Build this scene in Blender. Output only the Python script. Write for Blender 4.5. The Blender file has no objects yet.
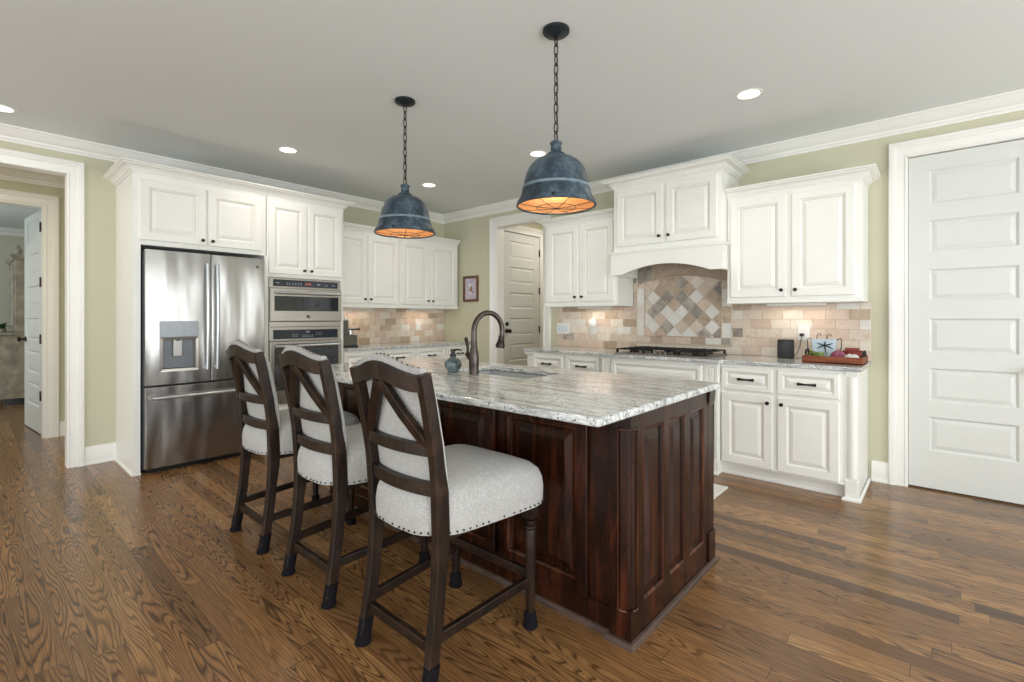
import bpy, bmesh, math, random
from mathutils import Vector, Matrix

SC = bpy.context.scene
COL = SC.collection
PI = math.pi

# ------------------------------------------------------------------ camera
F_PX, YAW, HORIZON, EYE = 482.47, 0.725988, 317.35, 1.235
cd = bpy.data.cameras.new('camera')
cam = bpy.data.objects.new('camera', cd)
COL.objects.link(cam)
cam.location = (5.35, -4.55, EYE)
cam.rotation_euler = (PI / 2, 0, YAW)
cd.sensor_fit = 'HORIZONTAL'
cd.sensor_width = 36.0
cd.lens = F_PX / 1024 * 36.0
cd.shift_y = -(341 - HORIZON) / 1024 * 1.0
cd.clip_start = 0.05
SC.camera = cam

# ------------------------------------------------------------------ world, exposure
w = bpy.data.worlds.new('world')
SC.world = w
w.use_nodes = True
w.node_tree.nodes['Background'].inputs[0].default_value = (0.75, 0.85, 1.0, 1)
w.node_tree.nodes['Background'].inputs[1].default_value = 1.0
SC.view_settings.view_transform = 'Standard'
SC.view_settings.look = 'None'
SC.view_settings.gamma = 1
SC.view_settings.use_curve_mapping = False
SC.view_settings.exposure = -0.08


def area(name, loc, rot, sx, sy, power, color=(1, 1, 1), spread=PI):
    ld = bpy.data.lights.new(name, 'AREA')
    ld.shape = 'RECTANGLE'
    ld.size, ld.size_y = sx, sy
    ld.energy = power
    ld.color = color
    ld.spread = spread
    o = bpy.data.objects.new(name, ld)
    COL.objects.link(o)
    o.location = loc
    o.rotation_euler = rot
    return o


# daylight through the windows of the wall on the right (x = 8.2) and the wall behind the camera (y = -8.5)
RX, FY = 8.2, -8.5
WIN_R = [(-7.4, -6.0), (-5.3, -3.9), (-2.7, -1.3)]     # y spans
WIN_F = [(0.8, 2.4), (3.2, 4.8), (5.6, 7.2)]           # x spans
WZ0, WZ1 = 0.35, 2.35
DAY = (0.93, 0.97, 1.0)
for a, b in WIN_R:
    area('window_daylight', (RX + 0.06, (a + b) / 2, (WZ0 + WZ1) / 2), (0, PI / 2, 0), WZ1 - WZ0, b - a, 60, DAY)
    area('ceiling_fill', (RX - 0.16, (a + b) / 2, WZ0 + 0.35), (0, PI / 2 + 0.75, 0), 0.5, b - a, 21, (0.97, 0.98, 1.0))  # added fill lamp, tilted up inside the window to brighten the ceiling
for a, b in WIN_F:
    area('window_daylight', ((a + b) / 2, FY - 0.06, (WZ0 + WZ1) / 2), (PI / 2, 0, 0), b - a, WZ1 - WZ0, 33, DAY)
    area('ceiling_fill', ((a + b) / 2, FY + 0.16, WZ0 + 0.35), (PI / 2 + 0.75, 0, 0), b - a, 0.5, 21, (0.97, 0.98, 1.0))  # the same added ceiling fill along the wall behind the camera
# daylight in the room past the hall, added fill lamps without fixtures in the hall and back passage
area('far_room_daylight', (-3.6, -6.4, 1.5), (PI / 2, 0, 0), 2.2, 1.7, 45, (0.80, 0.90, 1.0))
area('hall_fill', (-0.8, -5.2, 2.66), (0, 0, 0), 0.3, 0.3, 15, (1.0, 0.84, 0.60))
area('passage_fill', (1.6, 0.9, 2.66), (0, 0, 0), 0.3, 0.3, 10, (1.0, 0.91, 0.82))


# ------------------------------------------------------------------ node helpers
class NT:
    def __init__(s, name):
        s.m = bpy.data.materials.new(name)
        s.m.use_nodes = True
        s.t = s.m.node_tree
        s.b = s.t.nodes['Principled BSDF']
        s.co = s.t.nodes.new('ShaderNodeTexCoord').outputs['Object']

    def n(s, typ, ins=None, **kw):
        nd = s.t.nodes.new(typ)
        for k, v in kw.items():
            setattr(nd, k, v)
        for k, v in (ins or {}).items():
            s.put(nd.inputs[k], v)
        return nd

    def put(s, sock, v):
        if hasattr(v, 'is_output'):
            s.t.links.new(v, sock)
        else:
            sock.default_value = v

    def math(s, op, a, b=0.0, c=0.0):
        nd = s.n('ShaderNodeMath', operation=op)
        for i, v in enumerate((a, b, c)):
            s.put(nd.inputs[i], v)
        return nd.outputs[0]

    def mapping(s, vec=None, scale=(1, 1, 1), loc=(0, 0, 0), rot=(0, 0, 0)):
        return s.n('ShaderNodeMapping', {'Vector': vec if vec is not None else s.co, 'Scale': scale, 'Location': loc, 'Rotation': rot}).outputs[0]

    def noise(s, vec=None, scale=5.0, detail=3.0, rough=0.5, dist=0.0):
        nd = s.n('ShaderNodeTexNoise', {'Vector': vec if vec is not None else s.co, 'Scale': scale, 'Detail': detail, 'Roughness': rough, 'Distortion': dist})
        return nd.outputs['Fac']

    def ramp(s, fac, stops, interp='LINEAR'):
        nd = s.n('ShaderNodeValToRGB', {'Fac': fac})
        cr = nd.color_ramp
        cr.interpolation = interp
        while len(cr.elements) < len(stops):
            cr.elements.new(0.5)
        for e, (p, c) in zip(cr.elements, stops):
            e.position = p
            e.color = (c, c, c, 1) if isinstance(c, (int, float)) else (*c, 1)
        return nd.outputs[0]

    def mix(s, fac, a, b, mode='MIX'):
        nd = s.n('ShaderNodeMix', data_type='RGBA', blend_type=mode)
        s.put(nd.inputs[0], fac)
        for i, v in ((6, a), (7, b)):
            s.put(nd.inputs[i], (*v, 1) if isinstance(v, tuple) and len(v) == 3 else v)
        return nd.outputs[2]

    def bump(s, h, strength=0.2, dist=0.002):
        nd = s.n('ShaderNodeBump', {'Height': h, 'Strength': strength, 'Distance': dist})
        s.t.links.new(nd.outputs[0], s.b.inputs['Normal'])

    def set(s, **kw):
        names = {'color': 'Base Color', 'rough': 'Roughness', 'metal': 'Metallic', 'spec': 'Specular IOR Level', 'coat': 'Coat Weight', 'coatr': 'Coat Roughness',
                 'emit': 'Emission Color', 'emits': 'Emission Strength', 'trans': 'Transmission Weight', 'sheen': 'Sheen Weight', 'aniso': 'Anisotropic', 'alpha': 'Alpha'}
        for k, v in kw.items():
            if k in ('color', 'emit') and isinstance(v, tuple):
                v = (*v, 1)
            s.put(s.b.inputs[names[k]], v)
        return s.m


def srgb(r, g, b):
    f = lambda c: (c / 255) / 12.92 if c / 255 <= 0.04045 else ((c / 255 + 0.055) / 1.055) ** 2.4
    return (f(r), f(g), f(b))


def plain(name, col, rough=0.5, metal=0.0, var=0.06, scale=6.0, **kw):
    t = NT(name)
    f = t.noise(scale=scale, detail=3)
    dark = tuple(c * (1 - var) for c in col)
    lite = tuple(min(1, c * (1 + var)) for c in col)
    c = t.ramp(f, [(0.3, dark), (0.7, lite)])
    return t.set(color=c, rough=rough, metal=metal, **kw)


M = {}
M['cab'] = plain('cabinet_paint', srgb(244, 244, 238), 0.38, var=0.012)
M['glaze'] = plain('cabinet_glaze', srgb(226, 222, 210), 0.45, var=0.04)
M['trim'] = plain('trim_paint', srgb(242, 241, 236), 0.35, var=0.01)
M['dooredge'] = plain('door_paint', srgb(221, 223, 218), 0.38, var=0.01)
M['wall'] = plain('sage_wall_paint', srgb(204, 202, 176), 0.75, var=0.015, scale=2.0)
M['ceil'] = plain('ceiling_paint', srgb(227, 231, 230), 0.85, var=0.01, scale=1.0)
M['bronze'] = plain('oil_rubbed_bronze', srgb(52, 44, 40), 0.35, 0.7, var=0.2, scale=40)
M['faucet'] = plain('brushed_bronze', srgb(78, 70, 66), 0.28, 0.8, var=0.25, scale=25)
M['black'] = plain('black_plastic', srgb(24, 25, 27), 0.35, var=0.1)
M['iron'] = plain('cast_iron', srgb(28, 28, 29), 0.55, 0.2, var=0.2, scale=50)
M['glass_black'] = plain('black_oven_glass', srgb(30, 36, 42), 0.06, var=0.05, coat=0.5)
M['display'] = plain('oven_display_glass', srgb(38, 46, 56), 0.1, var=0.05)
M['legend'] = plain('control_legend', srgb(150, 160, 168), 0.5, var=0.05)
M['legend_red'] = plain('red_legend', srgb(165, 90, 75), 0.5, var=0.05)
M['chrome'] = plain('chrome', (0.78, 0.78, 0.78), 0.15, 1.0, var=0.02)
M['sinksteel'] = plain('sink_steel', srgb(196, 200, 200), 0.4, 0.3, var=0.05)
M['switch'] = plain('switch_plastic', srgb(238, 238, 234), 0.35, var=0.01)
M['rug'] = plain('white_mat_cloth', srgb(225, 222, 214), 0.95, var=0.08, scale=60)
M['speaker'] = plain('grey_speaker_cloth', srgb(66, 68, 71), 0.9, var=0.2, scale=220)
M['leaf'] = plain('lime_leaf', srgb(132, 158, 62), 0.5, var=0.3, scale=30)
M['bagblue'] = plain('pale_blue_glaze', srgb(190, 208, 218), 0.4, var=0.05)
M['plum'] = plain('plum_cloth', srgb(140, 76, 98), 0.8, var=0.3, scale=40)
M['pink'] = plain('pink_cloth', srgb(214, 150, 158), 0.8, var=0.15, scale=40)
M['redwood'] = plain('red_wood', srgb(140, 56, 44), 0.5, var=0.2, scale=20)
M['whitecloth'] = plain('white_cloth', srgb(225, 226, 224), 0.9, var=0.05)
M['frame_wood'] = plain('brown_frame_wood', srgb(104, 66, 40), 0.45, var=0.25, scale=30)
M['hutch'] = plain('weathered_grey_paint', srgb(158, 148, 128), 0.6, var=0.3, scale=9)
M['mirror_glass'] = plain('cabinet_glass', srgb(150, 180, 205), 0.05, 0.4, var=0.2, scale=12)
M['footcap'] = plain('charcoal_foot_cover', srgb(22, 20, 24), 0.95, spec=0.15, var=0.15, scale=50)
M['nail'] = plain('nailhead_metal', srgb(84, 76, 70), 0.35, 0.8, var=0.1, scale=60)
M['brownpot'] = plain('steel_grey_machine', srgb(104, 103, 96), 0.35, 0.5, var=0.15, scale=20)
M['grout'] = plain('grout', srgb(222, 212, 196), 0.9, var=0.05, scale=40)


def m_emit(name, col, s):
    t = NT(name)
    return t.set(color=(0.8, 0.8, 0.8), emit=col, emits=s)


M['can'] = m_emit('downlight_lens', (1.0, 0.93, 0.80), 6.0)
M['bulb'] = m_emit('bulb_glow', (1.0, 0.74, 0.42), 9.0)
M['day'] = m_emit('sky_beyond_glass', (0.85, 0.93, 1.0), 2.2)


def m_floor():
    t = NT('oak_floor')
    sp = t.n('ShaderNodeSeparateXYZ', {'Vector': t.co})
    x, y = sp.outputs[0], sp.outputs[1]
    W, L = 0.083, 1.15
    yr = t.math('DIVIDE', y, W)
    row = t.math('FLOOR', yr)
    wn = t.n('ShaderNodeTexWhiteNoise', {'W': row}, noise_dimensions='1D').outputs['Value']
    xr = t.math('ADD', t.math('DIVIDE', x, L), t.math('MULTIPLY', wn, 7.31))
    colx = t.math('FLOOR', xr)
    idv = t.n('ShaderNodeCombineXYZ', {0: row, 1: colx}).outputs[0]
    wid = t.n('ShaderNodeTexWhiteNoise', {'Vector': idv}, noise_dimensions='2D')
    rnd, rcol = wid.outputs['Value'], wid.outputs['Color']
    # flat-sawn figure: contours of a stretched noise field, offset for every board
    off = t.n('ShaderNodeVectorMath', {0: rcol, 1: (37, 53, 91)}, operation='MULTIPLY').outputs[0]
    v = t.n('ShaderNodeVectorMath', {0: t.mapping(scale=(0.95, 11.0, 1)), 1: off}, operation='ADD').outputs[0]
    field = t.noise(v, 1.0, 1.2, 0.45)
    rings = t.math('FRACT', t.math('MULTIPLY', field, 27.0))
    line = t.ramp(rings, [(0.0, 0.0), (0.16, 0.55), (0.42, 1.0), (0.8, 0.9), (1.0, 0.0)])
    v2 = t.n('ShaderNodeVectorMath', {0: t.mapping(scale=(7, 240, 1)), 1: off}, operation='ADD').outputs[0]
    fib = t.noise(v2, 1.0, 3, 0.6)
    base = t.ramp(rnd, [(0.0, srgb(88, 61, 41)), (0.06, srgb(130, 93, 59)), (0.35, srgb(166, 121, 76)), (0.65, srgb(146, 105, 65)), (1.0, srgb(186, 140, 90))])
    dark = t.mix(0.86, base, srgb(40, 26, 16))
    soft = t.n('ShaderNodeSeparateColor', {0: rcol}).outputs[1]
    line2 = t.math('MAXIMUM', line, t.ramp(soft, [(0.0, 0.0), (0.6, 0.12), (1.0, 0.7)]))
    c = t.mix(line2, dark, base)
    c = t.mix(t.ramp(fib, [(0.42, 0.0), (0.72, 0.6)]), c, srgb(62, 43, 29))
    # seams
    fy = t.math('FRACT', yr)
    fx = t.math('FRACT', xr)
    ey = t.math('LESS_THAN', t.math('MINIMUM', fy, t.math('SUBTRACT', 1.0, fy)), 0.012)
    ex = t.math('LESS_THAN', t.math('MINIMUM', fx, t.math('SUBTRACT', 1.0, fx)), 0.0012)
    seam = t.math('MAXIMUM', ey, ex)
    c = t.mix(t.math('MULTIPLY', seam, 0.7), c, srgb(38, 26, 18))
    rough = t.math('ADD', t.math('MULTIPLY', fib, 0.16), 0.14)
    t.bump(t.math('SUBTRACT', t.math('MULTIPLY', line, 0.4), seam), 0.12, 0.002)
    return t.set(color=c, rough=rough, spec=0.45)


M['floor'] = m_floor()


def m_granite(name, warm=0.0):
    t = NT(name)
    st = t.mapping(scale=(1.6, 13.0, 9.0))
    wv = t.noise(st, 1.7, 8, 0.70, 1.1)
    streak = t.ramp(wv, [(0.32, srgb(96, 102, 104)), (0.42, srgb(174, 179, 180)), (0.50, srgb(228, 231, 230)), (0.75, srgb(242, 244, 243))])
    fine = t.noise(t.mapping(scale=(5, 46, 30)), 2.2, 4, 0.7)
    c = t.mix(t.ramp(fine, [(0.46, 0.0), (0.62, 0.62)]), streak, srgb(136, 140, 139))
    bl = t.noise(t.mapping(scale=(9, 16, 16)), 3.5, 4, 0.7)
    c = t.mix(t.ramp(bl, [(0.50, 0.0), (0.62, 0.45)]), c, srgb(160, 162, 158))
    warmn = t.noise(scale=7, detail=3)
    c = t.mix(t.ramp(warmn, [(0.55, 0.0), (0.75, 0.12 + warm)]), c, srgb(205, 190, 168))
    sp1 = t.n('ShaderNodeTexVoronoi', {'Vector': t.co, 'Scale': 78.0}).outputs['Distance']
    spn = t.noise(scale=24, detail=4, rough=0.7)
    speck = t.math('MULTIPLY', t.ramp(sp1, [(0.22, 1.0), (0.38, 0.0)]), t.ramp(spn, [(0.44, 0.0), (0.53, 1.0)]))
    c = t.mix(t.math('MULTIPLY', speck, 0.9), c, srgb(48, 48, 50))
    return t.set(color=c, rough=0.11, spec=0.5)


M['granite'] = m_granite('white_granite')
M['granite2'] = m_granite('speckled_granite', 0.25)


def m_wood(name, dark, mid, lite, rough, axis_scale=(14, 14, 1.0), coat=0.0, wear=None):
    t = NT(name)
    v = t.mapping(scale=axis_scale)
    a = t.noise(v, 2.2, 5, 0.6, 0.6)
    c = t.ramp(a, [(0.28, dark), (0.5, mid), (0.75, lite)])
    fine = t.noise(t.mapping(scale=tuple(k * 9 for k in axis_scale)), 2.0, 2)
    c = t.mix(t.math('MULTIPLY', fine, 0.35), c, dark)
    if wear:
        wn = t.noise(scale=5.0, detail=5, rough=0.7)
        c = t.mix(t.ramp(wn, [(0.52, 0.0), (0.72, 0.55)]), c, wear)
    t.bump(fine, 0.08, 0.001)
    return t.set(color=c, rough=rough, coat=coat, coatr=0.2, spec=0.32)


M['cherry'] = m_wood('dark_cherry_wood', srgb(18, 6, 3), srgb(43, 18, 8), srgb(86, 42, 20), 0.26, (9, 9, 1.2), 0.0)
M['cherry_hi'] = m_wood('pale_cherry_edge', srgb(40, 18, 10), srgb(78, 42, 26), srgb(120, 78, 54), 0.25, (9, 9, 1.2), 0.3)  # paler cherry for panel edges, column rings and beads
M['shoe'] = m_wood('grey_brown_shoe_wood', srgb(58, 44, 38), srgb(84, 68, 60), srgb(112, 94, 84), 0.35, (3, 3, 12))
M['stool'] = m_wood('weathered_walnut_wood', srgb(16, 9, 6), srgb(33, 21, 14), srgb(58, 41, 29), 0.42, (16, 16, 2.0), 0.0, srgb(80, 58, 41))
M['traywood'] = m_wood('rustic_tray_wood', srgb(92, 44, 24), srgb(136, 72, 42), srgb(170, 100, 62), 0.5, (2, 14, 14))


def m_fabric():
    t = NT('woven_linen')
    vx = t.n('ShaderNodeTexVoronoi', {'Vector': t.mapping(scale=(1, 1, 1.6)), 'Scale': 190.0}).outputs['Distance']
    c = t.ramp(vx, [(0.1, srgb(204, 203, 200)), (0.6, srgb(166, 165, 162))])
    n = t.noise(scale=34, detail=4, rough=0.65)
    c = t.mix(t.ramp(n, [(0.42, 0.0), (0.66, 0.5)]), c, srgb(164, 163, 160))
    t.bump(vx, 0.3, 0.001)
    return t.set(color=c, rough=0.95, sheen=0.1)


M['fabric'] = m_fabric()


def m_steel(name, base, wob, streak, rough=0.3):
    t = NT(name)
    f = t.noise(t.mapping(scale=(300, 300, 1.2)), 1.0, 2)
    c = t.mix(t.math('MULTIPLY', f, 0.25), base, tuple(k * 0.8 for k in base))
    wv = t.noise(t.mapping(scale=(2.6, 2.6, 0.55)), 2.2, 1.5, 0.4)
    nd = t.n('ShaderNodeBump', {'Height': wv, 'Strength': wob, 'Distance': 0.06})
    nd2 = t.n('ShaderNodeBump', {'Height': f, 'Strength': streak, 'Distance': 0.0004, 'Normal': nd.outputs[0]})
    t.t.links.new(nd2.outputs[0], t.b.inputs['Normal'])
    tg = t.n('ShaderNodeTangent', direction_type='RADIAL', axis='Z')
    t.t.links.new(tg.outputs[0], t.b.inputs['Tangent'])
    return t.set(color=c, metal=1.0, rough=rough, aniso=0.75)


M['steel'] = m_steel('stainless_steel', srgb(170, 168, 164), 0.42, 0.12, 0.26)
M['handle_steel'] = plain('polished_handle_steel', srgb(200, 204, 208), 0.32, 0.9, var=0.02)
M['steel_oven'] = m_steel('oven_stainless', srgb(164, 159, 150), 0.05, 0.15)


def m_pendant():
    t = NT('blue_grey_patina')
    a = t.noise(scale=9, detail=6, rough=0.7)
    c = t.ramp(a, [(0.32, srgb(30, 38, 45)), (0.5, srgb(62, 79, 90)), (0.68, srgb(116, 136, 145))])
    b = t.noise(t.mapping(scale=(40, 40, 3)), 1.5, 3)
    c = t.mix(t.math('MULTIPLY', b, 0.3), c, srgb(58, 72, 86))
    t.bump(a, 0.1, 0.002)
    return t.set(color=c, rough=0.42, metal=0.35)


M['patina'] = m_pendant()
M['canopy'] = plain('dark_blue_canopy', srgb(32, 40, 44), 0.45, 0.3, var=0.2, scale=30)
M['patina_lt'] = plain('pale_patina_edge', srgb(122, 142, 152), 0.45, 0.3, var=0.15, scale=30)  # paler tone for the bead around the shade
M['copper'] = plain('copper_lining', srgb(206, 158, 112), 0.45, 0.3, var=0.1, scale=14)


def stone(name, a, b, vein):
    t = NT(name)
    n1 = t.noise(scale=13, detail=6, rough=0.65)
    c = t.ramp(n1, [(0.32, a), (0.66, b)])
    n2 = t.noise(scale=24, detail=6, rough=0.75, dist=1.2)
    c = t.mix(t.ramp(n2, [(0.54, 0.0), (0.61, 0.7)]), c, vein)
    isl_ = t.n('ShaderNodeNewGeometry').outputs['Random Per Island']
    c = t.mix(t.ramp(isl_, [(0.0, 0.0), (1.0, 0.42)]), c, a)
    c = t.mix(t.ramp(isl_, [(0.55, 0.0), (0.56, 0.22), (1.0, 0.30)]), c, vein)
    t.bump(n1, 0.15, 0.004)
    return t.set(color=c, rough=0.55)


TR = [stone('travertine_cream', srgb(224, 213, 198), srgb(236, 228, 215), srgb(208, 194, 176)),
      stone('travertine_beige', srgb(212, 197, 178), srgb(226, 213, 196), srgb(192, 174, 152)),
      stone('travertine_rose', srgb(212, 190, 172), srgb(224, 207, 191), srgb(194, 168, 148)),
      stone('travertine_tan', srgb(186, 165, 141), srgb(208, 190, 168), srgb(146, 122, 100)),
      stone('travertine_white', srgb(226, 224, 216), srgb(236, 233, 226), srgb(214, 208, 196)),
      stone('travertine_veined', srgb(150, 140, 128), srgb(206, 196, 182), srgb(70, 62, 58))]

PIC = NT('small_print')
_g = PIC.noise(scale=26, detail=3)
PIC_M = PIC.set(color=PIC.ramp(_g, [(0.35, srgb(170, 168, 190)), (0.55, srgb(202, 186, 196)), (0.75, srgb(214, 206, 200))]), rough=0.5)


def m_soap():
    t = NT('raku_glaze')
    a = t.noise(scale=22, detail=5, rough=0.6)
    c = t.ramp(a, [(0.34, srgb(36, 42, 45)), (0.48, srgb(78, 92, 96)), (0.6, srgb(116, 134, 136)), (0.72, srgb(134, 98, 80))])
    return t.set(color=c, rough=0.15, coat=0.4)


M['soap'] = m_soap()


# ------------------------------------------------------------------ mesh builder
class Fr:
    """A local frame: a across, b up, c out of the face."""
    def __init__(s, o, u, v, n):
        s.o, s.u, s.v, s.n = Vector(o), Vector(u), Vector(v), Vector(n)

    def __call__(s, a, b, c=0.0):
        return s.o + s.u * a + s.v * b + s.n * c


def fr_south(x, y, z=0.0):      # a face on a plane y = const that looks toward -y; a runs along +x
    return Fr((x, y, z), (1, 0, 0), (0, 0, 1), (0, -1, 0))


def fr_east(x, y, z=0.0):       # a face on a plane x = const that looks toward +x; a runs along +y
    return Fr((x, y, z), (0, 1, 0), (0, 0, 1), (1, 0, 0))


WORLD = Fr((0, 0, 0), (1, 0, 0), (0, 1, 0), (0, 0, 1))
ROOTLOC = {}


class MB:
    def __init__(s):
        s.v, s.f, s.mi = [], [], []

    def add(s, verts, faces, mi=0):
        k = len(s.v)
        s.v += [Vector(p) for p in verts]
        s.f += [[i + k for i in f] for f in faces]
        s.mi += [mi] * len(faces)
        return s

    def box(s, x0, x1, y0, y1, z0, z1, mi=0, fr=WORLD):
        P = [fr(x, y, z) for z in (z0, z1) for y in (y0, y1) for x in (x0, x1)]
        return s.add(P, [(0, 2, 3, 1), (4, 5, 7, 6), (0, 1, 5, 4), (2, 6, 7, 3), (0, 4, 6, 2), (1, 3, 7, 5)], mi)

    def prism(s, poly, c0, c1, fr=WORLD, mi=0):
        n = len(poly)
        P = [fr(a, b, c0) for a, b in poly] + [fr(a, b, c1) for a, b in poly]
        F = [list(range(n))[::-1], list(range(n, 2 * n))] + [(i, (i + 1) % n, n + (i + 1) % n, n + i) for i in range(n)]
        return s.add(P, F, mi)

    def rings(s, fr, a0, b0, a1, b1, rings, cap=True, capmi=0, back=None):
        """concentric rectangles; rings = [(inset, height, material index of the band that starts here)]"""
        for k, r in enumerate(rings):
            i, c = r[0], r[1]
            P = [fr(a0 + i, b0 + i, c), fr(a1 - i, b0 + i, c), fr(a1 - i, b1 - i, c), fr(a0 + i, b1 - i, c)]
            base = len(s.v)
            s.v += P
            if k:
                for q in range(4):
                    s.f.append([base - 4 + q, base - 4 + (q + 1) % 4, base + (q + 1) % 4, base + q])
                    s.mi.append(rings[k - 1][2] if len(rings[k - 1]) > 2 else 0)
            elif back is not None:
                s.f.append([base + 3, base + 2, base + 1, base])
                s.mi.append(0)
        if cap:
            b = len(s.v) - 4
            s.f.append([b, b + 1, b + 2, b + 3])
            s.mi.append(capmi)
        return s

    def lathe(s, prof, center=(0, 0, 0), n=28, fr=None, mi=0, close=False, mis=None):
        c = Vector(center)
        ex, ey, ez = (Vector((1, 0, 0)), Vector((0, 1, 0)), Vector((0, 0, 1))) if fr is None else fr
        P = []
        for r, z in prof:
            for k in range(n):
                t = 2 * PI * k / n
                P.append(c + ex * (r * math.cos(t)) + ey * (r * math.sin(t)) + ez * z)
        base = len(s.v)
        s.v += P
        m = len(prof)
        for j in range(m - 1):
            for k in range(n):
                a, b = j * n + k, j * n + (k + 1) % n
                s.f.append([base + a, base + b, base + b + n, base + a + n])
                s.mi.append(mis[j] if mis else mi)
        if close:
            if prof[0][0] > 1e-6:
                s.f.append([base + k for k in range(n)][::-1]); s.mi.append(mi)
            if prof[-1][0] > 1e-6:
                s.f.append([base + (m - 1) * n + k for k in range(n)]); s.mi.append(mi)
        return s

    def tube(s, pts, r, n=8, mi=0, closed=False, sq=None):
        """round tube (or, with sq=(hx, hy), a bar whose section keeps one axis along `sq[2]`)"""
        pts = [Vector(p) for p in pts]
        N = len(pts)
        rad = r if isinstance(r, (list, tuple)) else [r] * N
        up = None
        base = len(s.v)
        for i, p in enumerate(pts):
            if closed:
                d = (pts[(i + 1) % N] - pts[i - 1]).normalized()
            else:
                d = (pts[min(i + 1, N - 1)] - pts[max(i - 1, 0)]).normalized()
            if up is None:
                up = Vector((0, 0, 1)) if abs(d.z) < 0.9 else Vector((1, 0, 0))
            e1 = (up - d * up.dot(d)).normalized()
            e2 = d.cross(e1)
            up = e1
            for k in range(n):
                t = 2 * PI * k / n
                s.v.append(p + (e1 * math.cos(t) + e2 * math.sin(t)) * rad[i])
        for i in range(N if closed else N - 1):
            for k in range(n):
                a = base + i * n + k
                b = base + i * n + (k + 1) % n
                c = base + ((i + 1) % N) * n + (k + 1) % n
                d_ = base + ((i + 1) % N) * n + k
                s.f.append([a, b, c, d_]); s.mi.append(mi)
        if not closed:
            s.f.append([base + k for k in range(n)][::-1]); s.mi.append(mi)
            s.f.append([base + (N - 1) * n + k for k in range(n)]); s.mi.append(mi)
        return s

    def bar(s, pts, side, hw, hd, mi=0):
        """rectangular bar along pts; `side` = direction of the width, hw / hd = half width / half depth (numbers or lists)"""
        pts = [Vector(p) for p in pts]
        N = len(pts)
        base = len(s.v)
        for i, p in enumerate(pts):
            d = (pts[min(i + 1, N - 1)] - pts[max(i - 1, 0)]).normalized()
            e1 = Vector(side)
            e1 = (e1 - d * e1.dot(d)).normalized()
            e2 = d.cross(e1)
            a = hw[i] if isinstance(hw, (list, tuple)) else hw
            b = hd[i] if isinstance(hd, (list, tuple)) else hd
            s.v += [p - e1 * a - e2 * b, p + e1 * a - e2 * b, p + e1 * a + e2 * b, p - e1 * a + e2 * b]
        for i in range(N - 1):
            for k in range(4):
                q = base + i * 4
                s.f.append([q + k, q + (k + 1) % 4, q + 4 + (k + 1) % 4, q + 4 + k]); s.mi.append(mi)
        s.f.append([base + 3, base + 2, base + 1, base]); s.mi.append(mi)
        e = base + (N - 1) * 4
        s.f.append([e, e + 1, e + 2, e + 3]); s.mi.append(mi)
        return s

    def sweep(s, prof, path, fr=WORLD, mi=0, side=1):
        """profile [(offset, height)] along a mitred 2-D path in the frame's (a, b) plane; offset goes to the right of travel (side=1)"""
        pts = [Vector((p[0], p[1])) for p in path]
        N = len(pts)
        ds = [(pts[i + 1] - pts[i]).normalized() for i in range(N - 1)]
        ns = [Vector((d.y, -d.x)) * side for d in ds]
        m = len(prof)
        base = len(s.v)
        for i in range(N):
            if i == 0:
                o = ns[0]
            elif i == N - 1:
                o = ns[-1]
            else:
                o = (ns[i - 1] + ns[i]) / (1 + ns[i - 1].dot(ns[i]))
            for d, z in prof:
                q = pts[i] + o * d
                s.v.append(fr(q.x, q.y, z))
        for i in range(N - 1):
            for k in range(m):
                k2 = (k + 1) % m
                s.f.append([base + i * m + k, base + i * m + k2, base + (i + 1) * m + k2, base + (i + 1) * m + k]); s.mi.append(mi)
        s.f.append([base + k for k in range(m)][::-1]); s.mi.append(mi)
        s.f.append([base + (N - 1) * m + k for k in range(m)]); s.mi.append(mi)
        return s

    def ball(s, c, r, n=12, m=8, sc=(1, 1, 1), mi=0):
        c = Vector(c)
        base = len(s.v)
        s.v.append(c + Vector((0, 0, -r * sc[2])))
        for j in range(1, m):
            p = -PI / 2 + PI * j / m
            for k in range(n):
                t = 2 * PI * k / n
                s.v.append(c + Vector((r * sc[0] * math.cos(p) * math.cos(t), r * sc[1] * math.cos(p) * math.sin(t), r * sc[2] * math.sin(p))))
        s.v.append(c + Vector((0, 0, r * sc[2])))
        for k in range(n):
            s.f.append([base, base + 1 + (k + 1) % n, base + 1 + k]); s.mi.append(mi)
            t0 = base + 1 + (m - 2) * n
            s.f.append([t0 + k, t0 + (k + 1) % n, base + 1 + (m - 1) * n]); s.mi.append(mi)
        for j in range(m - 2):
            for k in range(n):
                a = base + 1 + j * n
                s.f.append([a + k, a + (k + 1) % n, a + n + (k + 1) % n, a + n + k]); s.mi.append(mi)
        return s

    def build(s, name, mats, parent=None, smooth=None, bev=0.0, seg=2, merge=True, sub=0):
        me = bpy.data.meshes.new(name)
        root = parent
        while root is not None and root.parent is not None:
            root = root.parent
        off = ROOTLOC.get(root.name, Vector((0, 0, 0))) if root is not None else Vector((0, 0, 0))
        me.from_pydata([p - off for p in s.v], [], s.f)
        mats = mats if isinstance(mats, (list, tuple)) else [mats]
        for q in mats:
            me.materials.append(q)
        for p, i in zip(me.polygons, s.mi):
            p.material_index = i
        b = bmesh.new()
        b.from_mesh(me)
        if merge:
            bmesh.ops.remove_doubles(b, verts=b.verts, dist=1e-5)
        bmesh.ops.recalc_face_normals(b, faces=b.faces)
        b.to_mesh(me)
        b.free()
        if smooth is not None:
            for p in me.polygons:
                p.use_smooth = True
            me.set_sharp_from_angle(angle=math.radians(smooth))
        o = bpy.data.objects.new(name, me)
        COL.objects.link(o)
        if parent is not None:
            o.parent = parent
        if bev:
            md = o.modifiers.new('bevel', 'BEVEL')
            md.width = bev
            md.segments = seg
            md.limit_method = 'ANGLE'
            md.angle_limit = math.radians(40)
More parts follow.
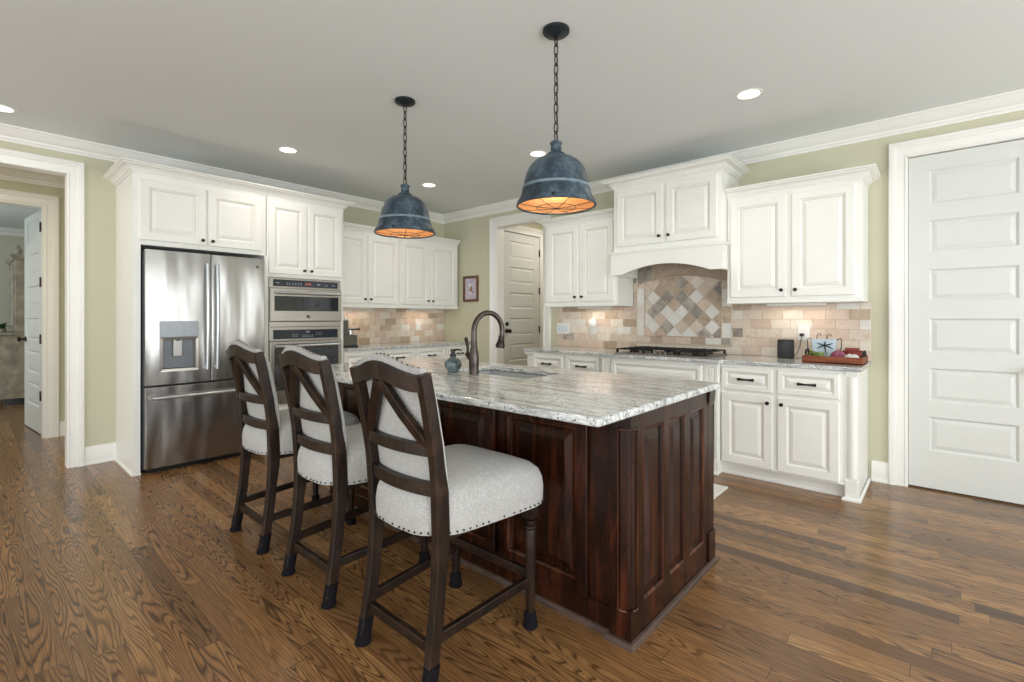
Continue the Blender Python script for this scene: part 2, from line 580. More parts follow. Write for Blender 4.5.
        if sub:
            md = o.modifiers.new('subdivision', 'SUBSURF')
            md.levels = md.render_levels = sub
        return o


def thing(name, label, cat, loc=(0, 0, 0), group=None):
    o = bpy.data.objects.new(name, None)
    COL.objects.link(o)
    o.empty_display_size = 0.1
    o.location = loc
    ROOTLOC[o.name] = Vector(loc)
    o['label'] = label
    o['category'] = cat
    if group:
        o['group'] = group
    return o


def tag(o, label, cat, group=None):
    o['label'] = label
    o['category'] = cat
    if group:
        o['group'] = group
    return o


def struct(name, mb, mat, **kw):
    o = mb.build(name, mat, **kw)
    o['kind'] = 'structure'
    return o


def copy_tree(o, loc, label):
    r = o.copy()
    COL.objects.link(r)
    r.location = loc
    r['label'] = label
    for ch in o.children:
        c = ch.copy()
        COL.objects.link(c)
        c.parent = r
        for g in ch.children:
            d = g.copy()
            COL.objects.link(d)
            d.parent = c
    return r


# ------------------------------------------------------------------ room shell
CZ = 2.69                       # ceiling height
XL, YB = -6.2, 2.0              # outer limits of the rooms beyond the doorways
struct('floor', MB().box(XL, RX + 0.12, FY - 0.12, YB, -0.05, 0.0), M['floor'])
struct('ceiling', MB().box(XL, RX + 0.12, FY - 0.12, YB, CZ, CZ + 0.06), M['ceil'])

OPY0, OPY1, OPZ = -5.3, -4.014, 2.414            # cased opening in the left wall
mb = MB()
mb.box(-0.12, 0, OPY1, 0.12, 0, CZ).box(-0.12, 0, FY, OPY0, 0, CZ).box(-0.12, 0, OPY0, OPY1, OPZ, CZ)
struct('wall_left', mb, M['wall'])
DX0, DX1, DZ = 1.042, 1.822, 2.42               # cased opening in the back wall
EX0, EX1, EZ = 5.168, 5.862, 2.412              # panelled door on the right
mb = MB()
mb.box(0, DX0, 0, 0.12, 0, CZ).box(DX0, DX1, 0, 0.12, DZ, CZ).box(DX1, EX0, 0, 0.12, 0, CZ)
mb.box(EX0, EX1, 0, 0.12, EZ, CZ).box(EX1, RX, 0, 0.12, 0, CZ)
struct('wall_back', mb, M['wall'])


def wall_with_windows(name, along_y, spans, lo, hi, c0, c1):
    mb = MB()
    prev = lo
    for a, b in spans:
        for (p, q, z0, z1) in ((prev, a, 0, CZ), (a, b, 0, WZ0), (a, b, WZ1, CZ)):
            if along_y:
                mb.box(c0, c1, p, q, z0, z1)
            else:
                mb.box(p, q, c0, c1, z0, z1)
        prev = b
    if along_y:
        mb.box(c0, c1, prev, hi, 0, CZ)
    else:
        mb.box(prev, hi, c0, c1, 0, CZ)
    struct(name, mb, M['wall'])


wall_with_windows('wall_right', True, WIN_R, FY, 0.12, RX, RX + 0.12)
wall_with_windows('wall_front', False, WIN_F, -0.12, RX, FY - 0.12, FY)
k = 0
for spans, along_y in ((WIN_R, True), (WIN_F, False)):
    for a, b in spans:
        k += 1
        mb = MB()
        fr = Fr((RX, 0, 0), (0, 1, 0), (0, 0, 1), (-1, 0, 0)) if along_y else Fr((0, FY, 0), (1, 0, 0), (0, 0, 1), (0, 1, 0))
        mb.rings(fr, a - 0.09, WZ0 - 0.09, b + 0.09, WZ1 + 0.09, [(0, 0), (0, 0.02), (0.09, 0.014), (0.09, -0.03), (0.13, -0.03), (0.13, -0.05)], cap=False)
        mid = (a + b) / 2
        mb.box(mid - 0.02, mid + 0.02, WZ0, WZ1, -0.045, -0.02, fr=fr)
        mb.box(a, b, (WZ0 + WZ1) / 2 - 0.02, (WZ0 + WZ1) / 2 + 0.02, -0.045, -0.02, fr=fr)
        struct('window_%d' % k, mb, M['trim'])

# hall beyond the left opening, the room past it, the passage behind the back wall
HX = -1.5
HY0, HY1, HZ = -4.95, -4.03, 2.38
mb = MB()
mb.box(HX - 0.12, HX, HY1, -3.73, 0, CZ).box(HX - 0.12, HX, HY0, HY1, HZ, CZ).box(HX - 0.12, HX, -6.4, HY0, 0, CZ)
struct('wall_hall', mb, M['wall'])
struct('wall_hall_side', MB().box(HX, -0.12, -3.85, -3.73, 0, CZ), M['wall'])
struct('wall_hall_end', MB().box(HX, -0.12, -6.52, -6.4, 0, CZ), M['wall'])
struct('wall_far_room', MB().box(-6.2, -6.08, -6.6, -3.2, 0, CZ), M['wall'])
struct('wall_far_side', MB().box(-6.08, HX - 0.12, -3.45, -3.33, 0, CZ), M['wall'])
struct('wall_far_end', MB().box(-6.08, HX - 0.12, -6.6, -6.48, 0, CZ), M['wall'])
PX = 0.945                                       # wall of the passage that holds the shut door
mb = MB()
PY0, PY1, PZ = 0.235, 1.025, 2.41
mb.box(PX - 0.12, PX, 0.12, PY0, 0, CZ).box(PX - 0.12, PX, PY0, PY1, PZ, CZ).box(PX - 0.12, PX, PY1, 1.9, 0, CZ)
struct('wall_passage', mb, M['wall'])
struct('wall_passage_end', MB().box(PX - 0.12, 2.3, 1.9, 2.0, 0, CZ), M['wall'])
struct('wall_passage_right', MB().box(2.2, 2.3, 0.12, 1.9, 0, CZ), M['wall'])

# crown moulding, baseboards, casings
CROWN = [(0, CZ), (0.095, CZ), (0.095, CZ - 0.012), (0.083, CZ - 0.018), (0.070, CZ - 0.036), (0.045, CZ - 0.060), (0.024, CZ - 0.072), (0.022, CZ - 0.086),
         (0.012, CZ - 0.092), (0.012, CZ - 0.110), (0, CZ - 0.110)]
tn = 0


def trim(mb, smooth=None, mat=None):
    global tn
    tn += 1
    return struct('trim_%d' % tn, mb, mat or M['trim'], smooth=smooth)


trim(MB().sweep(CROWN, [(0, FY), (0, 0), (RX, 0), (RX, FY)]), smooth=12)
trim(MB().sweep(CROWN, [(HX, -6.4), (HX, -3.85), (-0.12, -3.85)]), smooth=25)
trim(MB().sweep(CROWN, [(-6.08, -6.48), (-6.08, -3.45), (HX - 0.12, -3.45)]), smooth=25)
BASE = [(0, 0), (0.024, 0), (0.024, 0.014), (0.016, 0.022), (0.016, 0.125), (0.010, 0.140), (0.006, 0.150), (0, 0.152)]


def baseboard(name, path):
    struct(name, MB().sweep(BASE, path), M['trim'], smooth=25)


baseboard('baseboard_left', [(0, -3.908), (0, -3.702)])
baseboard('baseboard_back', [(4.960, 0), (5.066, 0)])
baseboard('baseboard_back_right', [(5.97, 0), (RX, 0), (RX, FY)])
baseboard('baseboard_hall', [(HX, -3.92), (HX, -3.85), (-0.12, -3.85)])
baseboard('baseboard_far', [(-6.08, -6.48), (-6.08, -3.45), (HX - 0.12, -3.45)])
CAS = [(0, 0), (0, 0.013), (0.010, 0.015), (0.013, 0.009), (0.017, 0.009), (0.058, 0.015), (0.062, 0.021), (0.070, 0.025), (0.078, 0.025), (0.081, 0.031), (0.100, 0.031), (0.106, 0.024), (0.106, 0)]


def casing(fr, a0, a1, top):
    """three-sided casing around an opening a0..a1 in the frame's plane; profile offset goes outward"""
    mb = MB().sweep(CAS, [(a0, 0), (a0, top), (a1, top), (a1, 0)], fr=fr, side=-1)
    return trim(mb, smooth=8)


def jamb(box3):
    mb = MB()
    for b in box3:
        mb.box(*b)
    return trim(mb)


casing(fr_east(0, 0), OPY0, OPY1, OPZ)
jamb([(-0.125, 0.004, OPY1 - 0.002, OPY1 + 0.01, 0, OPZ - 0.002), (-0.125, 0.004, OPY0, OPY0 + 0.012, 0, OPZ - 0.012), (-0.125, 0.004, OPY0, OPY1, OPZ - 0.002, OPZ + 0.01)])
casing(fr_east(HX, 0), HY0, HY1, HZ)
jamb([(HX - 0.125, HX + 0.004, HY1 - 0.02, HY1, 0, HZ - 0.02), (HX - 0.125, HX + 0.004, HY0, HY0 + 0.02, 0, HZ - 0.02), (HX - 0.125, HX + 0.004, HY0, HY1, HZ - 0.02, HZ)])
casing(fr_south(0, 0), DX0, DX1, DZ)
jamb([(DX0, DX0 + 0.014, -0.004, 0.124, 0, DZ - 0.014), (DX1 - 0.014, DX1, -0.004, 0.124, 0, DZ - 0.014), (DX0, DX1, -0.004, 0.124, DZ - 0.014, DZ)])
casing(fr_south(0, 0), EX0, EX1, EZ)
jamb([(EX0, EX0 + 0.006, -0.004, 0.12, 0, EZ), (EX1 - 0.006, EX1, -0.004, 0.12, 0, EZ), (EX0, EX1, -0.004, 0.12, EZ - 0.008, EZ), (EX0, EX1, 0.075, 0.12, 0, EZ)])
casing(fr_east(PX, 0), PY0, PY1, PZ)

PANEL_Z = [(0.279, 0.525), (0.633, 0.873), (0.985, 1.228), (1.356, 1.580), (1.706, 1.930), (2.049, 2.289)]
DPROF = [(0, 0), (0.006, -0.004), (0.010, -0.010), (0.016, -0.012), (0.042, -0.004)]


def panel_sheet(mb, fr, a0, a1, b0, b1, thick, panels):
    """door leaf, face at c = 0, one column of moulded panels [(b0, b1)], stile width from `panels[0][2]`"""
    st = panels[0][2]
    mb.box(a0, a1, b0, b1, -thick, -0.0125, fr=fr)
    ys = [b0] + [q for p in panels for q in (p[0], p[1])] + [b1]
    q = lambda A0, B0, A1, B1: mb.add([fr(A0, B0, 0), fr(A1, B0, 0), fr(A1, B1, 0), fr(A0, B1, 0)], [(0, 1, 2, 3)])
    for (A0, A1) in ((a0, a0 + st), (a1 - st, a1)):
        q(A0, b0, A1, b1)
    for j in range(0, len(ys), 2):
        q(a0 + st, ys[j], a1 - st, ys[j + 1])
    for p in panels:
        mb.rings(fr, a0 + st, p[0], a1 - st, p[1], DPROF)
    e = [fr(a0, b0, 0), fr(a1, b0, 0), fr(a1, b1, 0), fr(a0, b1, 0), fr(a0, b0, -0.0125), fr(a1, b0, -0.0125), fr(a1, b1, -0.0125), fr(a0, b1, -0.0125)]
    mb.add(e, [(0, 1, 5, 4), (1, 2, 6, 5), (2, 3, 7, 6), (3, 0, 4, 7)])
    return mb


def door(name, fr, wid, top, stile, knob_a=None, knob_z=0.9, hinges=None, thick=0.04, dead=None, both=False):
    d = panel_sheet(MB(), fr, 0, wid, 0.012, top, thick, [(p[0], p[1], stile) for p in PANEL_Z]).build(name, M['dooredge'], merge=False)
    d['kind'] = 'structure'
    if knob_a is not None:
        mb = MB()
        ax = (fr.u, fr.v, fr.n)
        mb.lathe([(0.0, 0.0), (0.032, 0.0), (0.032, 0.006), (0.012, 0.010), (0.010, 0.035), (0.024, 0.044), (0.029, 0.056), (0.024, 0.068), (0.0, 0.072)], fr(knob_a, knob_z), 16, ax)
        if both:
            mb.lathe([(0.0, 0.0), (0.032, 0.0), (0.032, 0.006), (0.012, 0.010), (0.010, 0.035), (0.024, 0.044), (0.029, 0.056), (0.024, 0.068), (0.0, 0.072)], fr(knob_a, knob_z, -thick), 16, (fr.u, -fr.v, -fr.n))
        mb.build('door_knob', M['bronze'], d, smooth=40)
        if dead:
            MB().lathe([(0.0, 0.0), (0.030, 0.0), (0.028, 0.012), (0.0, 0.016)], fr(knob_a, dead), 16, ax).build('deadbolt', M['bronze'], d, smooth=40)
    for (ha, hz) in (hinges or []):
        MB().box(ha - 0.016, ha + 0.016, hz - 0.05, hz + 0.05, -0.006, 0.010, fr=fr).build('hinge', M['bronze'], d, bev=0.003)
    return d


door('door_1', fr_south(EX0 + 0.008, 0.022), 0.676, 2.398, 0.114, 0.630, 0.885)
door('door_2', fr_east(PX - 0.002, PY0 + 0.004), 0.782, 2.398, 0.125, 0.07, 1.05, [(0.782, 0.25), (0.782, 1.06), (0.782, 1.62), (0.782, 2.17)], dead=1.145)
# open leaf in the far room, hinged on the hall doorway
hx, hy = HX - 0.135, HY1 - 0.012
ang = math.atan2(-4.125 - hy, -2.50 - hx)
du = Vector((math.cos(ang), math.sin(ang), 0))
dn = Vector((du.y, -du.x, 0)) * -1
if dn.y > 0:
    dn = -dn
door('door_3', Fr((hx, hy, 0), du, (0, 0, 1), dn), 0.86, 2.36, 0.14, 0.79, 0.99, None, both=True)
d3 = bpy.data.objects['door_3']
for hz in (0.42, 1.01, 1.60, 2.17):
    MB().box(HX - 0.135, HX - 0.085, HY1 - 0.034, HY1 - 0.018, hz - 0.05, hz + 0.05).build('hinge', M['bronze'], d3, bev=0.003)

# ------------------------------------------------------------------ cabinet makers
T = 0.022
RP = lambda stile: [(0, 0), (0, T - 0.005), (0.005, T, 0), (stile - 0.004, T, 1), (stile, T - 0.003, 0), (stile + 0.007, T - 0.006, 0), (stile + 0.010, T - 0.012, 1),
                    (stile + 0.016, T - 0.012, 0), (stile + 0.040, T - 0.003, 0)]


def raised_door(fr, a0, b0, a1, b1, stile=0.060, c0=0.0, lip=True):
    f2 = Fr(fr(0, 0, c0), fr.u, fr.v, fr.n)
    mb = MB()
    mb.rings(f2, a0, b0, a1, b1, RP(stile), back=True)
    return mb


CABM = [M['cab'], M['glaze']]


def knob_mb(p, fr, r=0.014):
    ax = (fr.u, fr.v, fr.n)
    return MB().lathe([(0.0, 0), (r * 0.75, 0), (r * 0.75, 0.003), (r * 0.42, 0.006), (r * 0.42, 0.014), (r * 0.9, 0.018), (r, 0.024), (r * 0.8, 0.029), (0.0, 0.031)], p, 12, ax)


def add_door(cab, fr, a0, b0, a1, b1, knob=None, stile=0.060, mats=None, name='door'):
    d = raised_door(fr, a0, b0, a1, b1, stile).build(name, mats or CABM, cab)
    if knob:
        knob_mb(fr(knob[0], knob[1], T), fr).build('knob', M['bronze'], d, smooth=40)
    return d


def add_drawer(cab, fr, a0, b0, a1, b1, pull=True, stile=0.034, name='drawer'):
    d = raised_door(fr, a0, b0, a1, b1, stile).build(name, CABM, cab)
    if pull:
        am, bm_ = (a0 + a1) / 2, (b0 + b1) / 2
        mb = MB()
        for sg in (-1, 1):
            mb.box(am + sg * 0.048 - 0.006, am + sg * 0.048 + 0.006, bm_ - 0.009, bm_ + 0.009, T - 0.003, T + 0.022, fr=fr)
        P = [fr(am - 0.058 + 0.116 * i / 8, bm_, T + 0.020 + 0.006 * math.sin(PI * i / 8)) for i in range(9)]
        hw = [0.011 - 0.005 * math.sin(PI * i / 8) for i in range(9)]
        mb.bar(P, fr.v, hw, 0.004)
        mb.build('pull', M['bronze'], d, smooth=40)
    return d


def cornice(h=0.078, pr=0.078):
    return [(0, 0), (0.007, 0), (0.007, 0.010), (0.016, 0.016), (0.016, 0.022), (0.023, 0.022), (0.026, 0.030), (0.034, 0.040), (0.046, h - 0.028), (pr - 0.018, h - 0.022), (pr - 0.018, h - 0.016), (pr - 0.008, h - 0.013), (pr, h - 0.009), (pr, h), (0, h)]


def lower_crown(cab, path, z, h, pr, side=1):
    mb = MB().sweep([(d, z + q) for d, q in cornice(h, pr)], path, side=side)
    return mb.build('crown', CABM, cab, smooth=15)


# ---------------- refrigerator surround and oven tower on the left wall
TX = 0.655
ZT = 2.365
fe = fr_east(TX, 0)
cab = thing('refrigerator_cabinet', 'tall white cabinet surround with two square doors above the steel refrigerator', 'cabinet', (0.3, -3.20, 0))
mb = MB()
mb.box(0.003, TX, -3.702, -3.654, 0, ZT)
mb.box(0.003, TX, -3.654, -2.712, 1.808, ZT)
mb.box(0.003, TX, -2.725, -2.705, 0, 1.808)
mb.build('body', CABM, cab, bev=0.002)
MB().sweep([(0, 0), (0.012, 0), (0.012, 0.012), (0.006, 0.02), (0, 0.02)], [(0.003, -3.702), (TX, -3.702), (TX, -3.654)], side=1).build('shoe_moulding', M['trim'], cab)
add_door(cab, fe, -3.662, 1.846, -3.206, 2.325, (-3.235, 1.885), 0.065)
add_door(cab, fe, -3.190, 1.846, -2.752, 2.325, (-3.160, 1.885), 0.065)
lower_crown(cab, [(0.003, -3.702), (TX, -3.702), (TX, -2.706)], ZT, 0.077, 0.088)

cab = thing('oven_cabinet', 'tall white cabinet tower that holds the two steel ovens', 'cabinet', (0.3, -2.32, 0))
mb = MB()
mb.box(0.003, TX, -2.704, -1.933, 1.618, ZT)
mb.box(0.003, TX, -2.704, -2.690, 0.10, 1.618)
mb.box(0.003, TX, -1.972, -1.933, 0.0, 1.618)
mb.box(0.003, TX, -2.690, -1.972, 0.10, 0.408)
mb.build('body', CABM, cab, bev=0.002)
MB().box(0.003, TX - 0.07, -2.704, -1.972, 0, 0.10).build('toe_kick', M['cab'], cab)
add_door(cab, fe, -2.692, 1.648, -2.335, 2.325, (-2.362, 1.69), 0.058)
add_door(cab, fe, -2.318, 1.648, -1.962, 2.325, (-2.291, 1.69), 0.058)
add_drawer(cab, fe, -2.680, 0.125, -1.985, 0.385)
lower_crown(cab, [(TX, -2.704), (TX, -1.933), (0.003, -1.933)], ZT, 0.077, 0.088)

# ---------------- refrigerator
fridge = thing('refrigerator', 'stainless steel french-door refrigerator with a water dispenser and a bottom freezer drawer', 'refrigerator', (0.4, -3.20, 0))
MB().box(0.03, 0.655, -3.642, -2.738, 0.03, 1.752).build('body', plain('fridge_side_grey', srgb(58, 60, 62), 0.45), fridge, bev=0.004)
MB().box(0.05, 0.66, -3.62, -2.76, 0.0, 0.05).build('base_grille', M['black'], fridge)
X0, X1 = 0.668, 0.728
fd = fr_east(X1, 0)
FL, FM, FRR, FB, FT = -3.637, -3.186, -2.752, 0.700, 1.768
DL, DR, DB, DT = -3.546, -3.278, 0.800, 1.205       # dispenser
mb = MB()
for (A0, A1, B0, B1) in ((FL, DL, FB, FT), (DR, FM - 0.004, FB, FT), (DL, DR, FB, DB), (DL, DR, DT, FT)):
    mb.box(A0, A1, B0, B1, -0.06, 0, fr=fd)
ldoor = mb.build('door', M['steel'], fridge)
MB().box(DL - 0.001, DR + 0.001, 1.075, DT, -0.02, 0.004, fr=fd).build('control_panel', plain('dispenser_panel_steel', srgb(140, 144, 147), 0.35, 0.6, var=0.05, scale=30), ldoor, bev=0.002)
mb = MB()
mb.rings(fd, DL, DB, DR, 1.075, [(0, -0.01), (0, 0.006), (0.020, 0.004), (0.026, -0.045), (0.026, -0.055)], capmi=1)
cav = mb.build('dispenser_recess', [M['steel_oven'], plain('recess_grey', srgb(120, 126, 130), 0.4, 0.3)], ldoor)
MB().box(-3.448, -3.388, 0.92, 1.06, -0.035, -0.024, fr=fd).build('paddle', plain('pale_paddle', srgb(188, 186, 180), 0.35, 0.3), ldoor, bev=0.003)
MB().box(-3.43, -3.405, 1.045, 1.075, -0.04, -0.015, fr=fd).build('nozzle', M['black'], ldoor, bev=0.002)
rdoor = MB().box(FM + 0.004, FRR, FB, FT, -0.06, 0, fr=fd).build('door', M['steel'], fridge, bev=0.004)
em = MB().lathe([(0.0, 0.0), (0.013, 0.0), (0.013, 0.002), (0.0105, 0.003), (0.0, 0.0022)], fd(-2.815, 1.69), 20, (fd.u, fd.v, fd.n)).build('emblem', plain('emblem_grey', srgb(120, 118, 114), 0.3, 0.8), rdoor)
fdr = MB().box(FL, FRR, 0.045, 0.684, -0.06, 0, fr=fd).build('freezer_drawer', M['steel'], fridge, bev=0.004)


def bar_handle(fr, pts, r, parent, ends):
    mb = MB().tube([fr(*p) for p in pts], r, 10)
    for a, b in ends:
        mb.tube([fr(a, b, -0.002), fr(a, b, pts[1][2])], r * 0.8, 8)
    return mb.build('handle', M['handle_steel'], parent, smooth=50)


for pr_, a in ((ldoor, -3.220), (rdoor, -3.146)):
    n = 14
    pts = [(a, 0.80 + 0.885 * i / n, 0.035 + 0.018 * math.sin(PI * i / n)) for i in range(n + 1)]
    bar_handle(fd, pts, 0.013, pr_, [(a, 0.82), (a, 1.665)])
pts = [(-3.60 + 0.80 * i / 14, 0.600, 0.035 + 0.018 * math.sin(PI * i / 14)) for i in range(15)]
bar_handle(fd, pts, 0.014, fdr, [(-3.575, 0.600), (-2.825, 0.600)])


# ---------------- ovens
def oven(name, label, z0, zdoor, z1, glass, ctrl, hz, legends, loc, emblem=None):
    t = thing(name, label, 'oven', loc)
    fo = fr_east(0.672, 0)
    A0, A1 = -2.684, -1.978
    MB().box(0.12, 0.66, A0 + 0.03, A1 - 0.03, z0 + 0.01, z1 - 0.01).build('body', M['black'], t)
    # fascia with the control glass
    mb = MB().rings(fo, A0 - 0.004, zdoor + 0.004, A1 + 0.004, z1, [(0, -0.02), (0, 0), (0.0, 0)], back=True)
    fas = mb.build('control_fascia', M['steel_oven'], t)
    lg = MB().box(A0 + 0.030, A1 - 0.030, ctrl[0], ctrl[1], -0.004, 0.003, fr=fo)
    for (a, b, w_, h_, mi) in legends:
        lg.box(A0 + a - w_ / 2, A0 + a + w_ / 2, b - h_ / 2, b + h_ / 2, 0.0031, 0.0036, mi + 1, fr=fo)
    lg.build('display', [M['display'], M['legend'], M['legend_red']], fas, merge=False)
    # door
    mb = MB()
    mb.rings(fo, A0 - 0.004, z0, A1 + 0.004, zdoor, [(0, -0.03), (0, 0.018), (0.004, 0.022)], back=True, cap=False)
    ia0, ia1, ib0, ib1 = A0 + 0.032, A1 - 0.032, glass[0], glass[1]
    oa0, oa1, ob0, ob1 = A0, A1, z0 + 0.004, zdoor - 0.004
    for (a, b, c_, d_) in ((oa0, ob0, oa1, ib0), (oa0, ib1, oa1, ob1), (oa0, ib0, ia0, ib1), (ia1, ib0, oa1, ib1)):
        mb.add([fo(a, b, 0.022), fo(c_, b, 0.022), fo(c_, d_, 0.022), fo(a, d_, 0.022)], [(0, 1, 2, 3)])
    d = mb.build('door', M['steel_oven'], t)
    MB().rings(fo, ia0, ib0, ia1, ib1, [(0, 0.0), (0, 0.021), (0.002, 0.022)], back=True).build('window', M['glass_black'], d)
    mb = MB()
    pts = [(ia0 + 0.002 + (ia1 - ia0 - 0.004) * i / 8, hz, 0.058) for i in range(9)]
    mb.tube([fo(*p) for p in pts], 0.014, 10)
    for a in (ia0 + 0.03, ia1 - 0.03):
        mb.tube([fo(a, hz, 0.02), fo(a, hz, 0.058)], 0.010, 8)
    mb.build('handle', M['handle_steel'], d, smooth=50)
    if emblem:
        ax = (fo.u, fo.v, fo.n)
        e = MB().lathe([(0.0, 0.0225), (0.017, 0.0225), (0.017, 0.0245), (0.0145, 0.0255), (0.0145, 0.0245), (0.0, 0.0245)], fo(*emblem), 20, ax)
        e.tube([fo(emblem[0] - 0.007 + 0.014 * i / 8, emblem[1] + 0.005 * math.sin(i * 0.9), 0.0252) for i in range(9)], 0.0012, 5)
        e.build('emblem', plain('emblem_dark', srgb(110, 104, 96), 0.35, 0.7), d)
    return t


leg1 = [(0.07, 1.562, 0.035, 0.006, 0)] + [(0.16 + 0.022 * i, 1.566 - 0.016 * j, 0.012, 0.007, 0) for i in range(2) for j in range(2)] + \
       [(0.215 + 0.026 * i, 1.566 - 0.016 * j, 0.013, 0.006, 0) for i in range(4) for j in range(2)] + [(0.365, 1.562, 0.06, 0.022, 1)] + \
       [(0.47, 1.562, 0.018, 0.018, 0), (0.495, 1.566, 0.006, 0.006, 0)] + [(0.54 + 0.022 * i, 1.562 - 0.01 * j, 0.010, 0.005, 0) for i in range(2) for j in range(2)] + [(0.63, 1.560, 0.035, 0.006, 0)]
oven('microwave_oven', 'shorter built-in steel oven on top, with a slim dark control strip', 1.196, 1.512, 1.610, (1.296, 1.438), (1.530, 1.594), 1.468, leg1, (0.4, -2.33, 1.196), (-2.33, 1.243))
leg2 = [(0.36, 1.092, 0.035, 0.012, 0)] + [(0.22 + 0.03 * i, 1.068 - 0.016 * j, 0.018, 0.005, 0) for i in range(2) for j in range(2)] + \
       [(0.31 + 0.02 * i, 1.060 - 0.014 * j, 0.009, 0.007, 0) for i in range(6) for j in range(2)] + [(0.45 + 0.025 * i, 1.082 - 0.018 * j, 0.010, 0.006, 0) for i in range(3) for j in range(2)]
oven('wall_oven', 'taller lower built-in steel oven with a large dark window', 0.414, 1.008, 1.141, (0.545, 0.980), (1.028, 1.116), 0.962, leg2, (0.4, -2.33, 0.414))
MB_strip = MB().box(0.64, 0.676, -2.688, -1.974, 1.143, 1.194)
MB_strip.build('filler_strip', M['steel_oven'], bpy.data.objects['oven_cabinet'], bev=0.003)

# ---------------- upper cabinets
UD, UZ0, UZ1 = 0.33, 1.352, 2.222


def upper_left(name, label, y0, y1, edges, end=False):
    t = thing(name, label, 'cabinet', (0.15, (y0 + y1) / 2, UZ0))
    MB().box(0.003, UD, y0, y1, UZ0, UZ1).build('body', CABM, t, bev=0.002)
    f = fr_east(UD, 0)
    for (a, b, kb) in edges:
        add_door(t, f, a, UZ0 + 0.045, b, UZ1 - 0.03, (kb, UZ0 + 0.095), 0.058)
    MB().box(0.003, UD + 0.016, y0 - 0.0005, y1 + 0.0005, UZ0 - 0.004, UZ0 + 0.026).build('light_rail', M['cab'], t, bev=0.004)
    lower_crown(t, [(UD, y0), (UD, y1)], UZ1, 0.072, 0.075)
    return t


upper_left('wall_cabinet', 'white two-door wall cabinet beside the oven tower, over the coffee machine', -1.930, -0.995, [(-1.900, -1.468, -1.495), (-1.446, -1.012, -1.419)])
upper_left('wall_cabinet', 'white two-door wall cabinet in the left corner, beside the small framed picture', -0.993, -0.035, [(-0.975, -0.545, -0.572), (-0.520, -0.075, -0.493)])


def upper_back(name, label, x0, x1, z0, z1, depth, edges, ch=0.072, cp=0.078, path=None, stile=0.06, knz=0.095, rail=True, dz0=0.045, dz1=0.03):
    t = thing(name, label, 'cabinet', ((x0 + x1) / 2, -0.15, z0))
    MB().box(x0, x1, -depth, -0.003, z0, z1).build('body', CABM, t, bev=0.002)
    f = fr_south(0, -depth)
    for (a, b, kb) in edges:
        add_door(t, f, a, z0 + dz0, b, z1 - dz1, (kb, z0 + knz), stile)
    if rail:
        MB().box(x0 - 0.001, x1 + 0.001, -depth - 0.016, -0.003, z0 - 0.004, z0 + 0.026).build('light_rail', M['cab'], t, bev=0.004)
    lower_crown(t, path, z1, ch, cp)
    return t


upper_back('wall_cabinet', 'white two-door wall cabinet between the doorway and the hood cabinet', 2.095, 2.985, UZ0, UZ1, UD, [(2.140, 2.533, 2.505), (2.562, 2.950, 2.590)],
           path=[(2.095, -0.003), (2.095, -UD), (2.985, -UD)])
upper_back('wall_cabinet', 'white two-door wall cabinet nearest the right door, over the wooden tray', 4.016, 4.940, UZ0, UZ1, UD, [(4.046, 4.455, 4.427), (4.494, 4.895, 4.522)],
           path=[(4.016, -UD), (4.940, -UD), (4.940, -0.003)])
HD = 0.46
hood = upper_back('hood_cabinet', 'tallest white cabinet over the cooktop, with an arched valance', 3.020, 4.012, 1.832, 2.452, HD, [(3.060, 3.514, 3.486), (3.544, 3.982, 3.572)],
                  ch=0.072, cp=0.095, path=[(3.020, -0.003), (3.020, -HD), (4.012, -HD), (4.012, -0.003)], stile=0.062, knz=0.125, rail=False, dz0=0.066, dz1=0.035)
mb = MB()
pts = [(3.000, 1.836), (3.000, 1.632), (3.115, 1.632)]
for i in range(1, 20):
    tt = i / 20
    pts.append((3.115 + 0.808 * tt, 1.632 + 0.080 * math.sin(PI * tt) ** 0.85))
pts += [(3.923, 1.632), (4.026, 1.632), (4.026, 1.836)]
mb.prism([(a, b) for a, b in pts], 0, 0.024, fr=fr_south(0, -HD))
mb.box(3.000, 3.020, -HD, -0.34, 1.632, 1.836)
mb.box(3.020, 3.040, -HD, -0.018, 1.632, 1.832)
mb.box(3.998, 4.026, -HD, -0.35, 1.632, 1.836)
mb.build('valance', CABM, hood)
MB().sweep([(0, 1.832), (0.034, 1.832), (0.034, 1.846), (0.026, 1.852), (0, 1.858)], [(3.005, -HD + 0.05), (3.005, -HD), (4.024, -HD), (4.024, -HD + 0.05)]).build('ledge_moulding', CABM, hood)
MB().box(3.05, 3.99, -0.40, -0.02, 1.80, 1.835).build('hood_liner', M['steel_oven'], hood)

# ---------------- base cabinets
CTZ0, CTZ1 = 0.872, 0.902


def base_left(label, y0, y1, cols):
    t = thing('base_cabinet', label, 'cabinet', (0.3, (y0 + y1) / 2, 0))
    MB().box(0.003, 0.60, y0, y1, 0.10, CTZ0).build('body', CABM, t, bev=0.002)
    MB().box(0.003, 0.53, y0, y1, 0, 0.10).build('toe_kick', M['cab'], t)
    f = fr_east(0.60, 0)
    for (a, b, kb) in cols:
        add_drawer(t, f, a, 0.680, b, 0.850)
        add_door(t, f, a, 0.120, b, 0.658, (kb, 0.61))
    return t


base_left('white base cabinet beside the oven tower, below the coffee machine', -1.930, -0.970, [(-1.905, -1.438, -1.465), (-1.416, -0.985, -1.389)])
base_left('white base cabinet in the left corner, ending under the framed picture', -0.968, -0.022, [(-0.952, -0.510, -0.537), (-0.478, -0.040, -0.451)])


